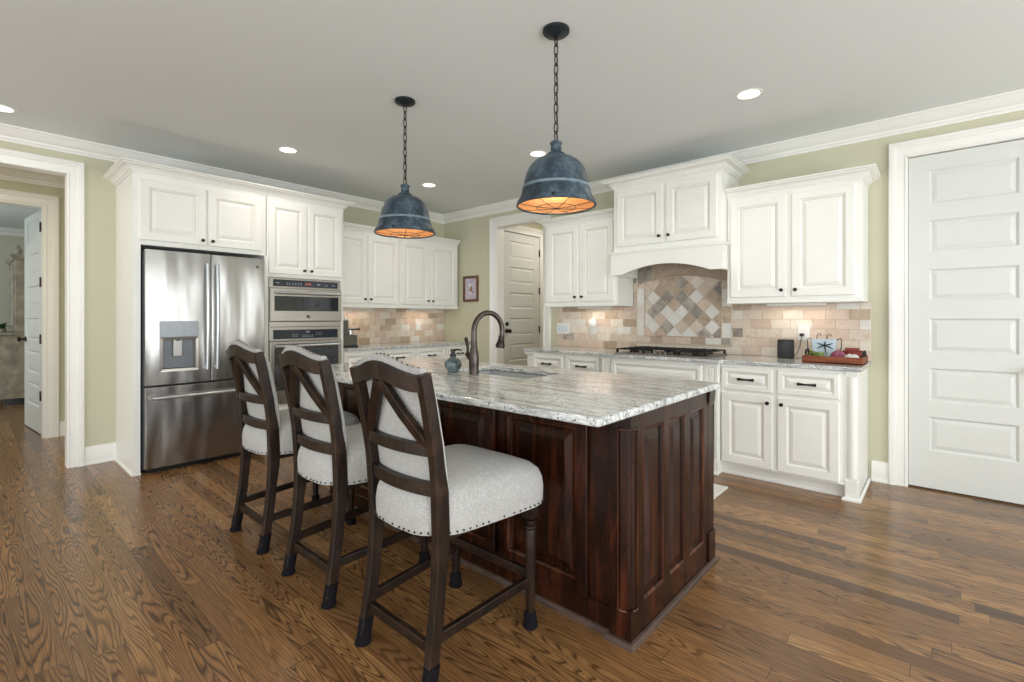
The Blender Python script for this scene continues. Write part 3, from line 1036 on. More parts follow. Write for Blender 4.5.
def base_back(name, label, x0, x1, depth, cols, x_body0=None):
    t = thing(name, label, 'cabinet', ((x0 + x1) / 2, -0.3, 0))
    MB().box(x0, x1, -depth, -0.003, 0.10, CTZ0).build('body', CABM, t, bev=0.002)
    MB().box(x0, x1, -depth + 0.055, -0.003, 0, 0.10).build('toe_kick', M['cab'], t)
    f = fr_south(0, -depth)
    for (a, b, kb) in cols:
        add_drawer(t, f, a, 0.675, b, 0.848)
        add_door(t, f, a, 0.108, b, 0.652, (kb, 0.600))
    return t


BD = 0.60
cb = base_back('base_cabinet', 'white base cabinet with two drawers left of the cooktop', 2.062, 2.985, BD, [(2.150, 2.532, 2.505), (2.572, 2.952, 2.599)])
MB().sweep([(0, 0.83), (0.006, 0.84), (0.018, 0.850), (0.022, 0.872), (0, 0.872)], [(2.062, -0.003), (2.062, -BD), (2.985, -BD)]).build('top_moulding', CABM, cb)
# cooktop section, set forward, with a pilaster at each end
ck = thing('cooktop_cabinet', 'white base cabinet with a wide blank front below the cooktop', 'cabinet', (3.52, -0.3, 0))
CD = 0.635
MB().box(2.987, 4.050, -CD, -0.003, 0.0, CTZ0).build('body', CABM, ck, bev=0.002)
f = fr_south(0, -CD)
add_drawer(ck, f, 3.105, 0.675, 3.920, 0.850, pull=False)
add_door(ck, f, 3.105, 0.108, 3.505, 0.652, (3.478, 0.600))
add_door(ck, f, 3.520, 0.108, 3.920, 0.652, (3.547, 0.600))
for a, b in ((3.000, 3.085), (3.940, 4.042)):
    mb = MB().rings(f, a, 0.10, b, 0.86, [(0, 0), (0, 0.012), (0.018, 0.012, 1), (0.022, 0.006), (0.030, 0.004), (0.036, 0.010)], back=True)
    mb.box(a - 0.004, b + 0.004, 0, 0.098, 0, 0.016, fr=f)
    mb.build('pilaster', CABM, ck)
MB().sweep([(0, 0), (0.018, 0), (0.018, 0.012), (0.008, 0.02), (0, 0.02)], [(2.987, -CD - 0.016), (4.052, -CD - 0.016)]).build('shoe_moulding', M['trim'], ck)

cr = base_back('base_cabinet', 'white base cabinet with two drawers under the wooden tray', 4.052, 4.870, BD, [(4.064, 4.425, 4.394), (4.458, 4.836, 4.487)])
# corner post with a rounded inset column, and the finished end
PXa, PXb, PYf = 4.868, 4.943, -0.612
mb = MB().box(4.868, 4.938, -0.600, -0.003, 0.0, CTZ0)
fpost = fr_south(0, -0.600)
mb.box(PXa - 0.002, PXb, 0.0, 0.135, -0.05, 0.014, fr=fpost)
mb.box(PXa - 0.002, PXb, 0.845, CTZ0, -0.05, 0.014, fr=fpost)
mb.build('corner_post', CABM, cr, bev=0.003)
mb = MB()
pr = [((PXa + PXb) / 2 + 0.025 * math.cos(PI - PI * i / 12), 0.017 * math.sin(PI * i / 12)) for i in range(13)]
mb.prism(pr, 0.15, 0.83, fr=Fr((0, -0.600, 0), (1, 0, 0), (0, -1, 0), (0, 0, 1)))
mb.build('column', CABM, cr, smooth=40)
MB().sweep([(0, 0), (0.014, 0), (0.014, 0.012), (0.006, 0.02), (0, 0.02)], [(PXa - 0.004, -0.560), (PXa - 0.004, -0.614), (PXb, -0.614), (PXb, -0.003)]).build('shoe_moulding', M['trim'], cr)
MB().sweep([(0, 0), (0.012, 0), (0.012, 0.012), (0.006, 0.02), (0, 0.02)], [(4.052, -BD + 0.055), (4.866, -BD + 0.055)]).build('toe_moulding', M['trim'], cr)
mb = MB().sweep([(0, 0.096), (0.010, 0.096), (0.010, 0.104), (0.004, 0.110), (0, 0.110)], [(4.052, -BD), (4.866, -BD)])
mb.build('bottom_moulding', CABM, cr)


# ---------------- counters
def slab(name, outline, label, mat, cat='countertop', bev=0.006, holes=None, z0=CTZ0, z1=CTZ1):
    mb = MB()
    if holes:
        (x0, x1, y0, y1), (hx0, hx1, hy0, hy1) = outline, holes
        xs, ys = [x0, hx0, hx1, x1], [y0, hy0, hy1, y1]
        idx = {}
        P = []
        for k_, z in enumerate((z0, z1)):
            for i, x in enumerate(xs):
                for j, y in enumerate(ys):
                    idx[(i, j, k_)] = len(P)
                    P.append((x, y, z))
        Fc = []
        for i in range(3):
            for j in range(3):
                if (i, j) == (1, 1):
                    continue
                for k_ in (0, 1):
                    Fc.append([idx[(i, j, k_)], idx[(i + 1, j, k_)], idx[(i + 1, j + 1, k_)], idx[(i, j + 1, k_)]])
        for i in range(3):
            for j in (0, 3):
                Fc.append([idx[(i, j, 0)], idx[(i + 1, j, 0)], idx[(i + 1, j, 1)], idx[(i, j, 1)]])
                Fc.append([idx[(j, i, 0)], idx[(j, i + 1, 0)], idx[(j, i + 1, 1)], idx[(j, i, 1)]])
        for j in (1, 2):
            Fc.append([idx[(1, j, 0)], idx[(2, j, 0)], idx[(2, j, 1)], idx[(1, j, 1)]])
            Fc.append([idx[(j, 1, 0)], idx[(j, 2, 0)], idx[(j, 2, 1)], idx[(j, 1, 1)]])
        mb.add(P, Fc)
    else:
        mb.prism(outline, z0, z1)
    o = mb.build(name, mat, bev=bev, seg=3)
    tag(o, label, cat)
    return o


slab('countertop', [(0.003, -1.931), (0.632, -1.931), (0.632, -0.005), (0.003, -0.005)], 'speckled granite counter along the left wall, under the coffee machine', M['granite2'])
slab('countertop', [(2.030, -0.005), (2.030, -0.632), (2.965, -0.632), (2.982, -0.672), (4.058, -0.672), (4.075, -0.632), (4.962, -0.632), (4.962, -0.005)][::-1],
     'speckled granite counter along the back wall, under the cooktop', M['granite2'])
IX0, IX1, IY0, IY1 = 2.11, 4.515, -3.18, -2.00
SX0, SX1, SY0, SY1 = 3.04, 3.66, -2.53, -2.17
slab('island_countertop', (IX0, IX1, IY0, IY1), 'large white streaked granite top on the dark wood island', M['granite'], holes=(SX0, SX1, SY0, SY1), bev=0.009)

# ---------------- island
isl = thing('kitchen_island', 'dark cherry wood kitchen island with raised panels under a granite top', 'kitchen island', (3.35, -2.47, 0))
CH = [M['cherry'], M['cherry']]
BX0, BX1, BYF, BYB = 2.20, 4.470, -2.880, -2.055
ZI = CTZ0 - 0.002
mb = MB()
mb.box(BX0, 3.03, BYF, BYB, 0.0, ZI).box(3.67, BX1, BYF, BYB, 0.0, ZI).box(3.03, 3.67, BYF, -2.54, 0.0, ZI).box(3.03, 3.67, -2.16, BYB, 0.0, ZI).box(3.03, 3.67, -2.54, -2.16, 0.0, 0.62)
mb.build('body', M['cherry'], isl)
fi = fr_south(0, BYF)
CRP = lambda st: [(0, 0), (0, 0.014), (0.004, 0.018), (st - 0.006, 0.018, 1), (st, 0.014), (st + 0.006, 0.010), (st + 0.010, 0.002), (st + 0.018, 0.002), (st + 0.050, 0.013)]
for a, b in ((2.320, 2.770), (2.795, 3.265), (3.290, 3.770), (3.800, 4.285)):
    MB().rings(fi, a, 0.105, b, 0.835, CRP(0.062), back=True).build('front_panel', [M['cherry'], M['cherry_hi']], isl)
fs = fr_east(BX1, 0)
# end face: one frame with three tall sunk panels
PN = [(-2.800, -2.620), (-2.565, -2.400), (-2.338, -2.165)]
mb = MB()
q = lambda a, b, c, d: mb.box(a, c, b, d, 0, 0.016, fr=fs)
q(-2.83, 0.0, PN[0][0], ZI); q(PN[0][1], 0.0, PN[1][0], ZI); q(PN[1][1], 0.0, PN[2][0], ZI); q(PN[2][1], 0.0, -2.115, ZI)
for a, b in PN:
    q(a, 0.0, b, 0.135); q(a, 0.800, b, ZI)
mb.build('end_frame', M['cherry'], isl, bev=0.002)
for a, b in PN:
    MB().rings(fs, a, 0.135, b, 0.800, [(0, 0.016, 1), (0.008, 0.013), (0.012, 0.003), (0.030, 0.003), (0.050, 0.013)]).build('end_panel', [M['cherry'], M['cherry_hi']], isl)
# corner post, its rounded column, shoe moulding
PC = (4.400, 4.488, -2.912, -2.830)      # post footprint
mb = MB()
mb.box(PC[0], PC[1], PC[2], PC[3], 0.0, 0.135).box(PC[0], PC[1], PC[2], PC[3], 0.815, ZI)
Rr = 0.046
poly = [(PC[0], PC[3]), (PC[0], PC[2]), (PC[1] - Rr - 0.006, PC[2]), (PC[1] - Rr - 0.006, PC[2] + 0.007), (PC[1] - Rr, PC[2] + 0.007)]
poly += [(PC[1] - Rr + (Rr - 0.001) * math.sin(i / 10 * PI / 2), PC[2] + Rr - (Rr - 0.001) * math.cos(i / 10 * PI / 2)) for i in range(11)]
poly += [(PC[1] - 0.007, PC[2] + Rr), (PC[1] - 0.007, PC[2] + Rr + 0.006), (PC[1], PC[2] + Rr + 0.006), (PC[1], PC[3])]
mb.prism(poly, 0.135, 0.815)
post = mb.build('corner_post', M['cherry'], isl, smooth=30)
for z in (0.128, 0.812):
    path = [(PC[1] - Rr - 0.008, PC[2])] + [(PC[1] - Rr + (Rr + 0.003) * math.sin(i / 8 * PI / 2), PC[2] + Rr - (Rr + 0.003) * math.cos(i / 8 * PI / 2)) for i in range(9)] + [(PC[1], PC[2] + Rr + 0.008)]
    MB().tube([(x, y, z) for x, y in path], 0.005, 8).build('column_ring', M['cherry_hi'], post, smooth=60)
for (x, y) in ((PC[1] - Rr - 0.008, PC[2] + 0.001), (PC[1] - 0.001, PC[2] + Rr + 0.008)):
    MB().tube([(x, y, 0.135), (x, y, 0.812)], 0.003, 6).build('column_bead', M['cherry_hi'], post, smooth=60)
mb = MB().box(4.400, 4.486, -2.112, -2.030, 0.0, ZI)
mb.prism([(4.486, ZI), (4.486, 0.79), (4.493, 0.81), (4.498, ZI)], 2.112, 2.030, fr=Fr((0, 0, 0), (1, 0, 0), (0, 0, 1), (0, -1, 0)))
mb.box(4.400, 4.494, -2.112, -2.024, 0.0, 0.16)
mb.build('rear_post', M['cherry'], isl, bev=0.003)
SH = [(0, 0), (0.018, 0), (0.017, 0.010), (0.010, 0.019), (0, 0.021)]
MB().sweep(SH, [(BX0, BYB), (BX0, BYF - 0.014), (PC[0] - 0.002, BYF - 0.014), (PC[0] - 0.002, PC[2]), (PC[1], PC[2]), (PC[1], -2.024), (4.40, -2.024)]).build('shoe_moulding', M['shoe'], isl)
MB().sweep([(0, 0.02), (0.014, 0.02), (0.014, 0.095), (0.006, 0.105), (0, 0.105)], [(BX0, BYF), (4.40, BYF)], side=1).build('plinth', M['cherry'], isl)

# ---------------- sink, faucet, soap dispenser
sk = thing('kitchen_sink', 'grey undermount sink let into the island top behind the faucet', 'sink', ((SX0 + SX1) / 2, (SY0 + SY1) / 2, 0.65))
mb = MB()
fz = Fr((0, 0, 0), (1, 0, 0), (0, 1, 0), (0, 0, 1))
mb.rings(fz, SX0 - 0.006, SY0 - 0.006, SX1 + 0.006, SY1 + 0.006, [(0, CTZ0 - 0.002), (0, 0.66), (0.03, 0.65)])
mb.build('basin', M['sinksteel'], sk)
MB().lathe([(0.0, 0.653), (0.042, 0.653), (0.045, 0.656), (0.030, 0.657), (0.0, 0.652)], ((SX0 + SX1) / 2, (SY0 + SY1) / 2, 0), 20).build('drain', M['chrome'], sk, smooth=40)

FX, FYY = 3.300, -2.578
fa = thing('kitchen_faucet', 'tall bronze gooseneck faucet with a side lever on the island top', 'faucet', (FX, FYY, CTZ1))
z = CTZ1
MB().lathe([(0.0, z), (0.030, z), (0.030, z + 0.008), (0.027, z + 0.014), (0.029, z + 0.045), (0.031, z + 0.09), (0.027, z + 0.125), (0.019, z + 0.160), (0.017, z + 0.182), (0.020, z + 0.185), (0.020, z + 0.192), (0.0, z + 0.193)],
           (FX, FYY, 0), 20).build('body', M['faucet'], fa, smooth=40)
sd = Vector((0.25, 0.97, 0)).normalized()
pts = [Vector((FX, FYY, z + 0.185)), Vector((FX, FYY, z + 0.250))]
R0 = 0.099
for i in range(1, 15):
    th = PI - (PI * 1.10) * i / 14
    pts.append(Vector((FX, FYY, z + 0.250)) + sd * (R0 + R0 * math.cos(th)) + Vector((0, 0, R0 * math.sin(th) * 1.12)))
MB().tube(pts, [0.0165] * 2 + [0.0165 - 0.0012 * i / 14 for i in range(14)], 14).build('spout', M['faucet'], fa, smooth=60)
e = pts[-1]
dd = (pts[-1] - pts[-2]).normalized()
hd = MB().tube([e - dd * 0.004, e + dd * 0.012, e + dd * 0.015, e + dd * 0.03, e + dd * 0.054, e + dd * 0.070], [0.0175, 0.0195, 0.0175, 0.022, 0.029, 0.026], 14).build('spray_head', M['bronze'], fa, smooth=50)
lv = Vector((-0.75, -0.1, 0)).normalized()
b0 = Vector((FX, FYY, z + 0.075))
mb = MB().tube([b0, b0 + lv * 0.03 + Vector((0, 0, 0.022)), b0 + lv * 0.052 + Vector((0, 0, 0.045))], [0.018, 0.017, 0.015], 10)
mb.tube([b0 + lv * 0.050 + Vector((0, 0, 0.040)), b0 + lv * 0.046 + Vector((0, 0, 0.07)), b0 + lv * 0.050 + Vector((0, 0, 0.098)), b0 + lv * 0.060 + Vector((0, 0, 0.130)), b0 + lv * 0.056 + Vector((0, 0, 0.140))],
        [0.009, 0.0075, 0.010, 0.011, 0.006], 10)
mb.build('lever', M['bronze'], fa, smooth=50)

SPX, SPY = 3.130, -2.590
so = thing('soap_dispenser', 'round grey-blue glazed soap dispenser with a black pump beside the faucet', 'soap dispenser', (SPX, SPY, CTZ1))
prof = [(0.0, z), (0.030, z), (0.038, z + 0.006)]
for i in range(1, 12):
    th = -1.05 + 2.25 * i / 12
    prof.append((0.053 * math.cos(th), z + 0.046 + 0.046 * math.sin(th)))
prof += [(0.016, z + 0.090), (0.016, z + 0.094), (0.0, z + 0.094)]
MB().lathe(prof, (SPX, SPY, 0), 24).build('bottle', M['soap'], so, smooth=50)
mb = MB().lathe([(0.0, z + 0.092), (0.019, z + 0.092), (0.019, z + 0.108), (0.013, z + 0.112), (0.013, z + 0.124), (0.016, z + 0.126), (0.015, z + 0.140), (0.0, z + 0.142)], (SPX, SPY, 0), 16)
mb.tube([(SPX, SPY, z + 0.134), (SPX + 0.022, SPY + 0.022, z + 0.137), (SPX + 0.038, SPY + 0.038, z + 0.130)], [0.007, 0.006, 0.004], 8)
mb.build('pump', M['black'], so, smooth=40)

# ---------------- cooktop
CX, CY, CW = 3.515, -0.325, 0.83
ct = thing('gas_cooktop', 'black gas cooktop with cast iron grates on the back counter', 'cooktop', (CX, CY, CTZ1))
MB().box(CX - CW / 2, CX + CW / 2, CY - 0.265, CY + 0.265, CTZ1, CTZ1 + 0.012).build('base_plate', M['steel_oven'], ct, bev=0.005)
zb = CTZ1 + 0.012
for (bx, by, r) in ((-0.29, -0.12, 0.045), (-0.29, 0.13, 0.038), (0.0, 0.06, 0.055), (0.29, -0.12, 0.038), (0.29, 0.13, 0.045)):
    mb = MB().lathe([(0.0, zb), (r, zb), (r, zb + 0.010), (r * 0.8, zb + 0.012), (r * 0.8, zb + 0.020), (0.0, zb + 0.022)], (CX + bx, CY + by, 0), 16)
    mb.build('burner', M['iron'], ct, smooth=40)
for g in (-1, 0, 1):
    gx = CX + g * 0.272
    mb = MB()
    zg = zb + 0.034
    w2, y0, y1 = 0.129, CY - (0.235 if g else 0.10), CY + 0.235
    for yy in (y0, y1):
        mb.box(gx - w2, gx + w2, yy - 0.007, yy + 0.007, zg - 0.008, zg)
    for xx in (gx - w2, gx + w2):
        mb.box(xx - 0.007, xx + 0.007, y0, y1, zg - 0.008, zg)
    for i in range(1, 4):
        yy = y0 + (y1 - y0) * i / 4
        mb.box(gx - w2, gx + w2, yy - 0.005, yy + 0.005, zg - 0.008, zg + 0.004)
    for xx in (gx - 0.045, gx + 0.045):
        mb.box(xx - 0.005, xx + 0.005, y0, y1, zg - 0.008, zg + 0.004)
    for xx in (gx - w2, gx + w2):
        for yy in (y0, y1):
            mb.box(xx - 0.009, xx + 0.009, yy - 0.009, yy + 0.009, zb, zg)
    mb.build('grate', M['iron'], ct)
for i in range(5):
    kx = CX - 0.10 + 0.05 * i
    MB().lathe([(0.0, zb), (0.018, zb), (0.018, zb + 0.006), (0.013, zb + 0.008), (0.012, zb + 0.020), (0.0, zb + 0.022)], (kx, CY - 0.20 - 0.012 * (i % 2), 0), 14).build('knob', M['brownpot'], ct, smooth=40)

# ------------------------------------------------------------------ tiles
rnd = random.Random(11)


def tile_quadprism(mb, poly, fr, c0, c1, mi, ch=0.0018):
    """one tile with a small chamfer, poly in (a, b), counter-clockwise"""
    n = len(poly)
    ca = sum(p[0] for p in poly) / n
    cb_ = sum(p[1] for p in poly) / n
    big = max(math.hypot(p[0] - ca, p[1] - cb_) for p in poly)
    k_ = 1 - ch * 1.3 / big
    P = [fr(a, b, c0) for a, b in poly] + [fr(a, b, c1 - ch) for a, b in poly] + [fr(ca + (a - ca) * k_, cb_ + (b - cb_) * k_, c1) for a, b in poly]
    Fc = []
    for i in range(n):
        j = (i + 1) % n
        Fc.append((i, j, n + j, n + i))
        Fc.append((n + i, n + j, 2 * n + j, 2 * n + i))
    Fc.append(tuple(range(2 * n, 3 * n)))
    mb.add(P, Fc, mi)


def clip_poly(poly, inside, inter):
    out = []
    for i in range(len(poly)):
        p, q_ = poly[i - 1], poly[i]
        a, b = inside(p), inside(q_)
        if a != b:
            out.append(inter(p, q_))
        if b:
            out.append(q_)
    return out


def clip_rect(poly, a0, b0, a1, b1):
    for (ax, v, sg) in ((0, a0, 1), (0, a1, -1), (1, b0, 1), (1, b1, -1)):
        if not poly:
            return poly
        ins = lambda p: sg * (p[ax] - v) >= -1e-9

        def inter(p, q_):
            t_ = (v - p[ax]) / (q_[ax] - p[ax])
            return (p[0] + (q_[0] - p[0]) * t_, p[1] + (q_[1] - p[1]) * t_)
        poly = clip_poly(poly, ins, inter)
    return poly


def brick_field(mb, fr, a0, a1, b0, b1, weights, holes=(), L=0.152, H=0.076, G=0.003, first=0.0):
    j = 0
    b = b0
    while b < b1 - 0.005:
        bt = min(b + H, b1)
        a = a0 - (L + G) * (0.5 * (j % 2)) - first - rnd.random() * 0.03
        while a < a1:
            p0, p1 = max(a, a0), min(a + L, a1)
            segs = [(p0, p1)]
            for (h0, h1, g0, g1) in holes:
                if bt > g0 + 0.004 and b < g1 - 0.004:
                    ns_ = []
                    for s0, s1 in segs:
                        if h1 <= s0 or h0 >= s1:
                            ns_.append((s0, s1))
                        else:
                            if s0 < h0:
                                ns_.append((s0, h0))
                            if s1 > h1:
                                ns_.append((h1, s1))
                    segs = ns_
            mi = rnd.choices(range(len(weights)), weights)[0]
            for s0, s1 in segs:
                if s1 - s0 > 0.008:
                    tile_quadprism(mb, [(s0, b), (s1, b), (s1, bt), (s0, bt)], fr, 0.004, 0.0095 + rnd.random() * 0.001, mi)
            a += L + G
        b += H + G
        j += 1


TB0, TB1 = CTZ1 + 0.001, UZ0 - 0.006
MX0, MX1, MZ0 = 3.036, 3.946, 0.985          # mosaic panel outer edges
ft = fr_south(0, 0)
bs = thing('tile_backsplash', 'travertine brick backsplash on the back wall around the cooktop', 'backsplash', (3.49, 0, TB0))
MB().box(2.033, MX0 - 0.014, TB0, TB1, 0.0005, 0.005, fr=ft).box(MX1 + 0.014, 4.956, TB0, TB1, 0.0005, 0.005, fr=ft).box(MX0 - 0.014, MX1 + 0.014, TB0, MZ0 - 0.014, 0.0005, 0.005, fr=ft).box(2.99, MX0 - 0.014, TB1, 1.83, 0.0005, 0.005, fr=ft).box(MX1 + 0.014, 4.010, TB1, 1.83, 0.0005, 0.005, fr=ft).build('grout', M['grout'], bs)
tl, tr = MB(), MB()
brick_field(tl, ft, 2.035, 4.954, TB0, TB1, [3, 4, 4, 1.6, 1.2, 0.25], holes=((MX0 - 0.014, MX1 + 0.014, MZ0 - 0.014, 9),))
brick_field(tl, ft, 2.992, 4.010, TB1 + 0.003, 1.825, [1, 3, 3, 4, 0.3, 1], holes=((MX0 - 0.014, MX1 + 0.014, 0, 9),))
mids = (MX0 + MX1) / 2
for f_, m_ in zip(tl.f, tl.mi):
    P_ = [tl.v[i] for i in f_]
    if sum(p.x for p in P_) / len(P_) > mids:
        tr.add(P_, [tuple(range(len(P_)))], m_)
keep = [(f_, m_) for f_, m_ in zip(tl.f, tl.mi) if sum(tl.v[i].x for i in f_) / len(f_) <= mids]
lf = MB()
for f_, m_ in keep:
    lf.add([tl.v[i] for i in f_], [tuple(range(len(f_)))], m_)
lf.build('tiles', TR, bs)
tr.build('tiles', TR, bs)

bl = thing('tile_backsplash', 'travertine brick backsplash on the left wall behind the coffee machine', 'backsplash', (0, -0.97, TB0))
fl = fr_east(0, 0)
MB().box(-1.930, -0.006, TB0, TB1, 0.0005, 0.005, fr=fl).build('grout', M['grout'], bl)
mb = MB()
brick_field(mb, fl, -1.928, -0.008, TB0, TB1, [3, 4, 5, 1.6, 0.8, 0.1], first=0.05)
mb.build('tiles', TR, bl)

# framed mosaic behind the cooktop: flat border, pencil rope, arched top, diamonds
mo = thing('mosaic_panel', 'arched panel of diamond stone tiles behind the cooktop', 'mosaic', ((MX0 + MX1) / 2, 0, MZ0))
NX0, NX1, NZ0 = MX0 + 0.080, MX1 - 0.082, MZ0 + 0.066      # inner field
MZT = 1.60
MB().box(MX0, MX1, MZ0, 1.80, 0.0005, 0.007, fr=ft).build('grout', M['grout'], mo)
mb = MB()
S = 0.098            # side of a diamond
h = 0.0715
PAT = {}
rows = 0
tones = [0, 1, 2, 3, 4, 5]
for i in range(-1, 14):
    for j in range(-1, 16):
        ca = NX0 + 0.02 + h * (i if j % 2 == 0 else i + 0.5) * 2 - 0.0
        cb_ = NZ0 + 0.02 + h * j
        g = 0.0028
        poly = [(ca - h + g, cb_), (ca, cb_ - h + g), (ca + h - g, cb_), (ca, cb_ + h - g)]
        poly = clip_rect(poly, NX0 + 0.002, NZ0 + 0.002, NX1 - 0.002, 1.74)
        if len(poly) < 3:
            continue
        top = max(p[1] for p in poly)
        if min(p[1] for p in poly) > 1.70:
            continue
        arch = cb_ > 1.48
        pq = (j + (rnd.random() < 0.22)) % 2
        wts = ([1.5, 0.6, 0.2, 0.3, 4.5, 1.6] if pq else [1.2, 1.6, 1.2, 2.6, 1.0, 3.4]) if not arch else [0.5, 3, 2, 4, 0.2, 1.0]
        tile_quadprism(mb, poly, ft, 0.006, 0.0115, rnd.choices(tones, wts)[0])
mb.build('diamond_tiles', TR, mo)
mb = MB()
for (a0, a1, b0, b1, horiz) in ((MX0, MX1, MZ0, NZ0 - 0.004, True), (MX0, NX0 - 0.004, NZ0, MZT, False), (NX1 + 0.004, MX1, NZ0, MZT, False)):
    p = (a0 if horiz else b0)
    while p < (a1 if horiz else b1) - 0.006:
        e_ = min(p + 0.118 + rnd.random() * 0.06, a1 if horiz else b1)
        mi = rnd.choices(tones, [2, 2.5, 2, 3, 2, 2.6])[0]
        if horiz:
            tile_quadprism(mb, [(p, b0), (e_ - 0.003, b0), (e_ - 0.003, b1), (p, b1)], ft, 0.006, 0.0125, mi)
        else:
            tile_quadprism(mb, [(a0, p), (a1, p), (a1, e_ - 0.003), (a0, e_ - 0.003)], ft, 0.006, 0.0125, mi)
        p = e_
mb.build('border_tiles', TR, mo)
ARC = [(MX0 + 0.004 + (MX1 - MX0 - 0.008) * i / 24, 1.565 + 0.075 * math.sin(PI * i / 24)) for i in range(25)]
mb = MB()
# wall of tan tile above the arch, then the two pencil lines
for i in range(24):
    (a0, b0), (a1, b1) = ARC[i], ARC[i + 1]
    if i % 4 == 0:
        mi = rnd.choice([3, 5, 3, 1])
    mb.add([ft(a0, b0, 0.0135), ft(a1, b1, 0.0135), ft(a1, 1.80, 0.0135), ft(a0, 1.80, 0.0135), ft(a0, b0, 0.004), ft(a1, b1, 0.004)], [(0, 1, 2, 3), (0, 4, 5, 1)], mi)
mb.build('spandrel_tiles', TR, mo)
MB().tube([ft(a, b, 0.013) for a, b in ARC], 0.009, 8).build('arch_pencil', TR[3], mo, smooth=60)
mb = MB()
mb.tube([ft(NX0, NZ0 - 0.002, 0.0125), ft(NX0, 1.60, 0.0125)], 0.005, 8)
mb.tube([ft(NX1, NZ0 - 0.002, 0.0125), ft(NX1, 1.60, 0.0125)], 0.005, 8)
mb.tube([ft(NX0, NZ0 - 0.002, 0.0125), ft(NX1, NZ0 - 0.002, 0.0125)], 0.005, 8)
mb.build('inner_pencil', TR[3], mo, smooth=60)
mb = MB()
mb.tube([ft(MX0 - 0.006, MZ0 - 0.007, 0.010), ft(MX0 - 0.006, 1.62, 0.010)], 0.007, 8)
mb.tube([ft(MX1 + 0.006, MZ0 - 0.007, 0.010), ft(MX1 + 0.006, 1.62, 0.010)], 0.007, 8)
mb.tube([ft(MX0 - 0.006, MZ0 - 0.007, 0.010), ft(MX1 + 0.006, MZ0 - 0.007, 0.010)], 0.007, 8)
mb.build('outer_pencil', TR[1], mo, smooth=60)

# ------------------------------------------------------------------ under-cabinet lights
UC = (1.0, 0.83, 0.68)


def undercab(label, loc, along_x, length, power):
    sx, sy = (length, 0.03) if along_x else (0.03, length)
    mb = MB().box(loc[0] - sx / 2, loc[0] + sx / 2, loc[1] - sy / 2, loc[1] + sy / 2, UZ0 - 0.022, UZ0 - 0.005)
    o = mb.build('under_cabinet_light', M['switch'], bev=0.002)
    tag(o, label, 'light')
    area('under_cabinet_glow', (loc[0], loc[1], UZ0 - 0.026), (0, 0, 0), sx, sy, power, UC)


undercab('slim light bar under the wall cabinet beside the doorway', (2.60, -0.13, 0), True, 0.42, 0.7)
undercab('slim light bar under the wall cabinet over the wooden tray', (4.48, -0.13, 0), True, 0.42, 0.7)
undercab('slim light bar under the wall cabinet over the coffee machine', (0.13, -1.50, 0), False, 0.50, 0.7)
undercab('slim light bar under the left corner wall cabinet', (0.13, -0.50, 0), False, 0.40, 0.7)

# ------------------------------------------------------------------ recessed ceiling lights
def can(label, x, y, watts=17, first=[None]):
    if first[0] is None:
        t = thing('recessed_light', label, 'ceiling light', (0, 0, 0), None)
        MB().lathe([(0.064, -0.003), (0.080, -0.004), (0.084, -0.001), (0.084, 0.0)], (0, 0, 0), 32).build('trim_ring', M['trim'], t, smooth=40)
        MB().lathe([(0.0, -0.0015), (0.066, -0.0015), (0.066, 0.0), (0, 0.0)], (0, 0, 0), 32).build('lens', M['can'], t)
        first[0] = t
        t.location = (x, y, CZ)
        t['group'] = 'recessed ceiling lights'
        o = t
    else:
        o = copy_tree(first[0], (x, y, CZ), label)
    ld = bpy.data.lights.new('downlight', 'SPOT')
    ld.energy = watts
    ld.color = (1.0, 0.93, 0.82)
    ld.spot_size = 2.75
    ld.spot_blend = 0.8
    ld.shadow_soft_size = 0.06
    lo = bpy.data.objects.new('downlight', ld)
    COL.objects.link(lo)
    lo.location = (x, y, CZ - 0.02)
    return o


can('recessed ceiling light at the left edge, over the cased opening', 0.47, -4.405, 8)
can('recessed ceiling light in front of the oven tower', 1.109, -2.706)
can('recessed ceiling light above the far left corner, right of the small pendant', 1.146, -1.189)
can('recessed ceiling light partly behind the large pendant', 2.675, -1.190)
can('recessed ceiling light in front of the hood cabinet, rightmost one', 4.418, -1.175)

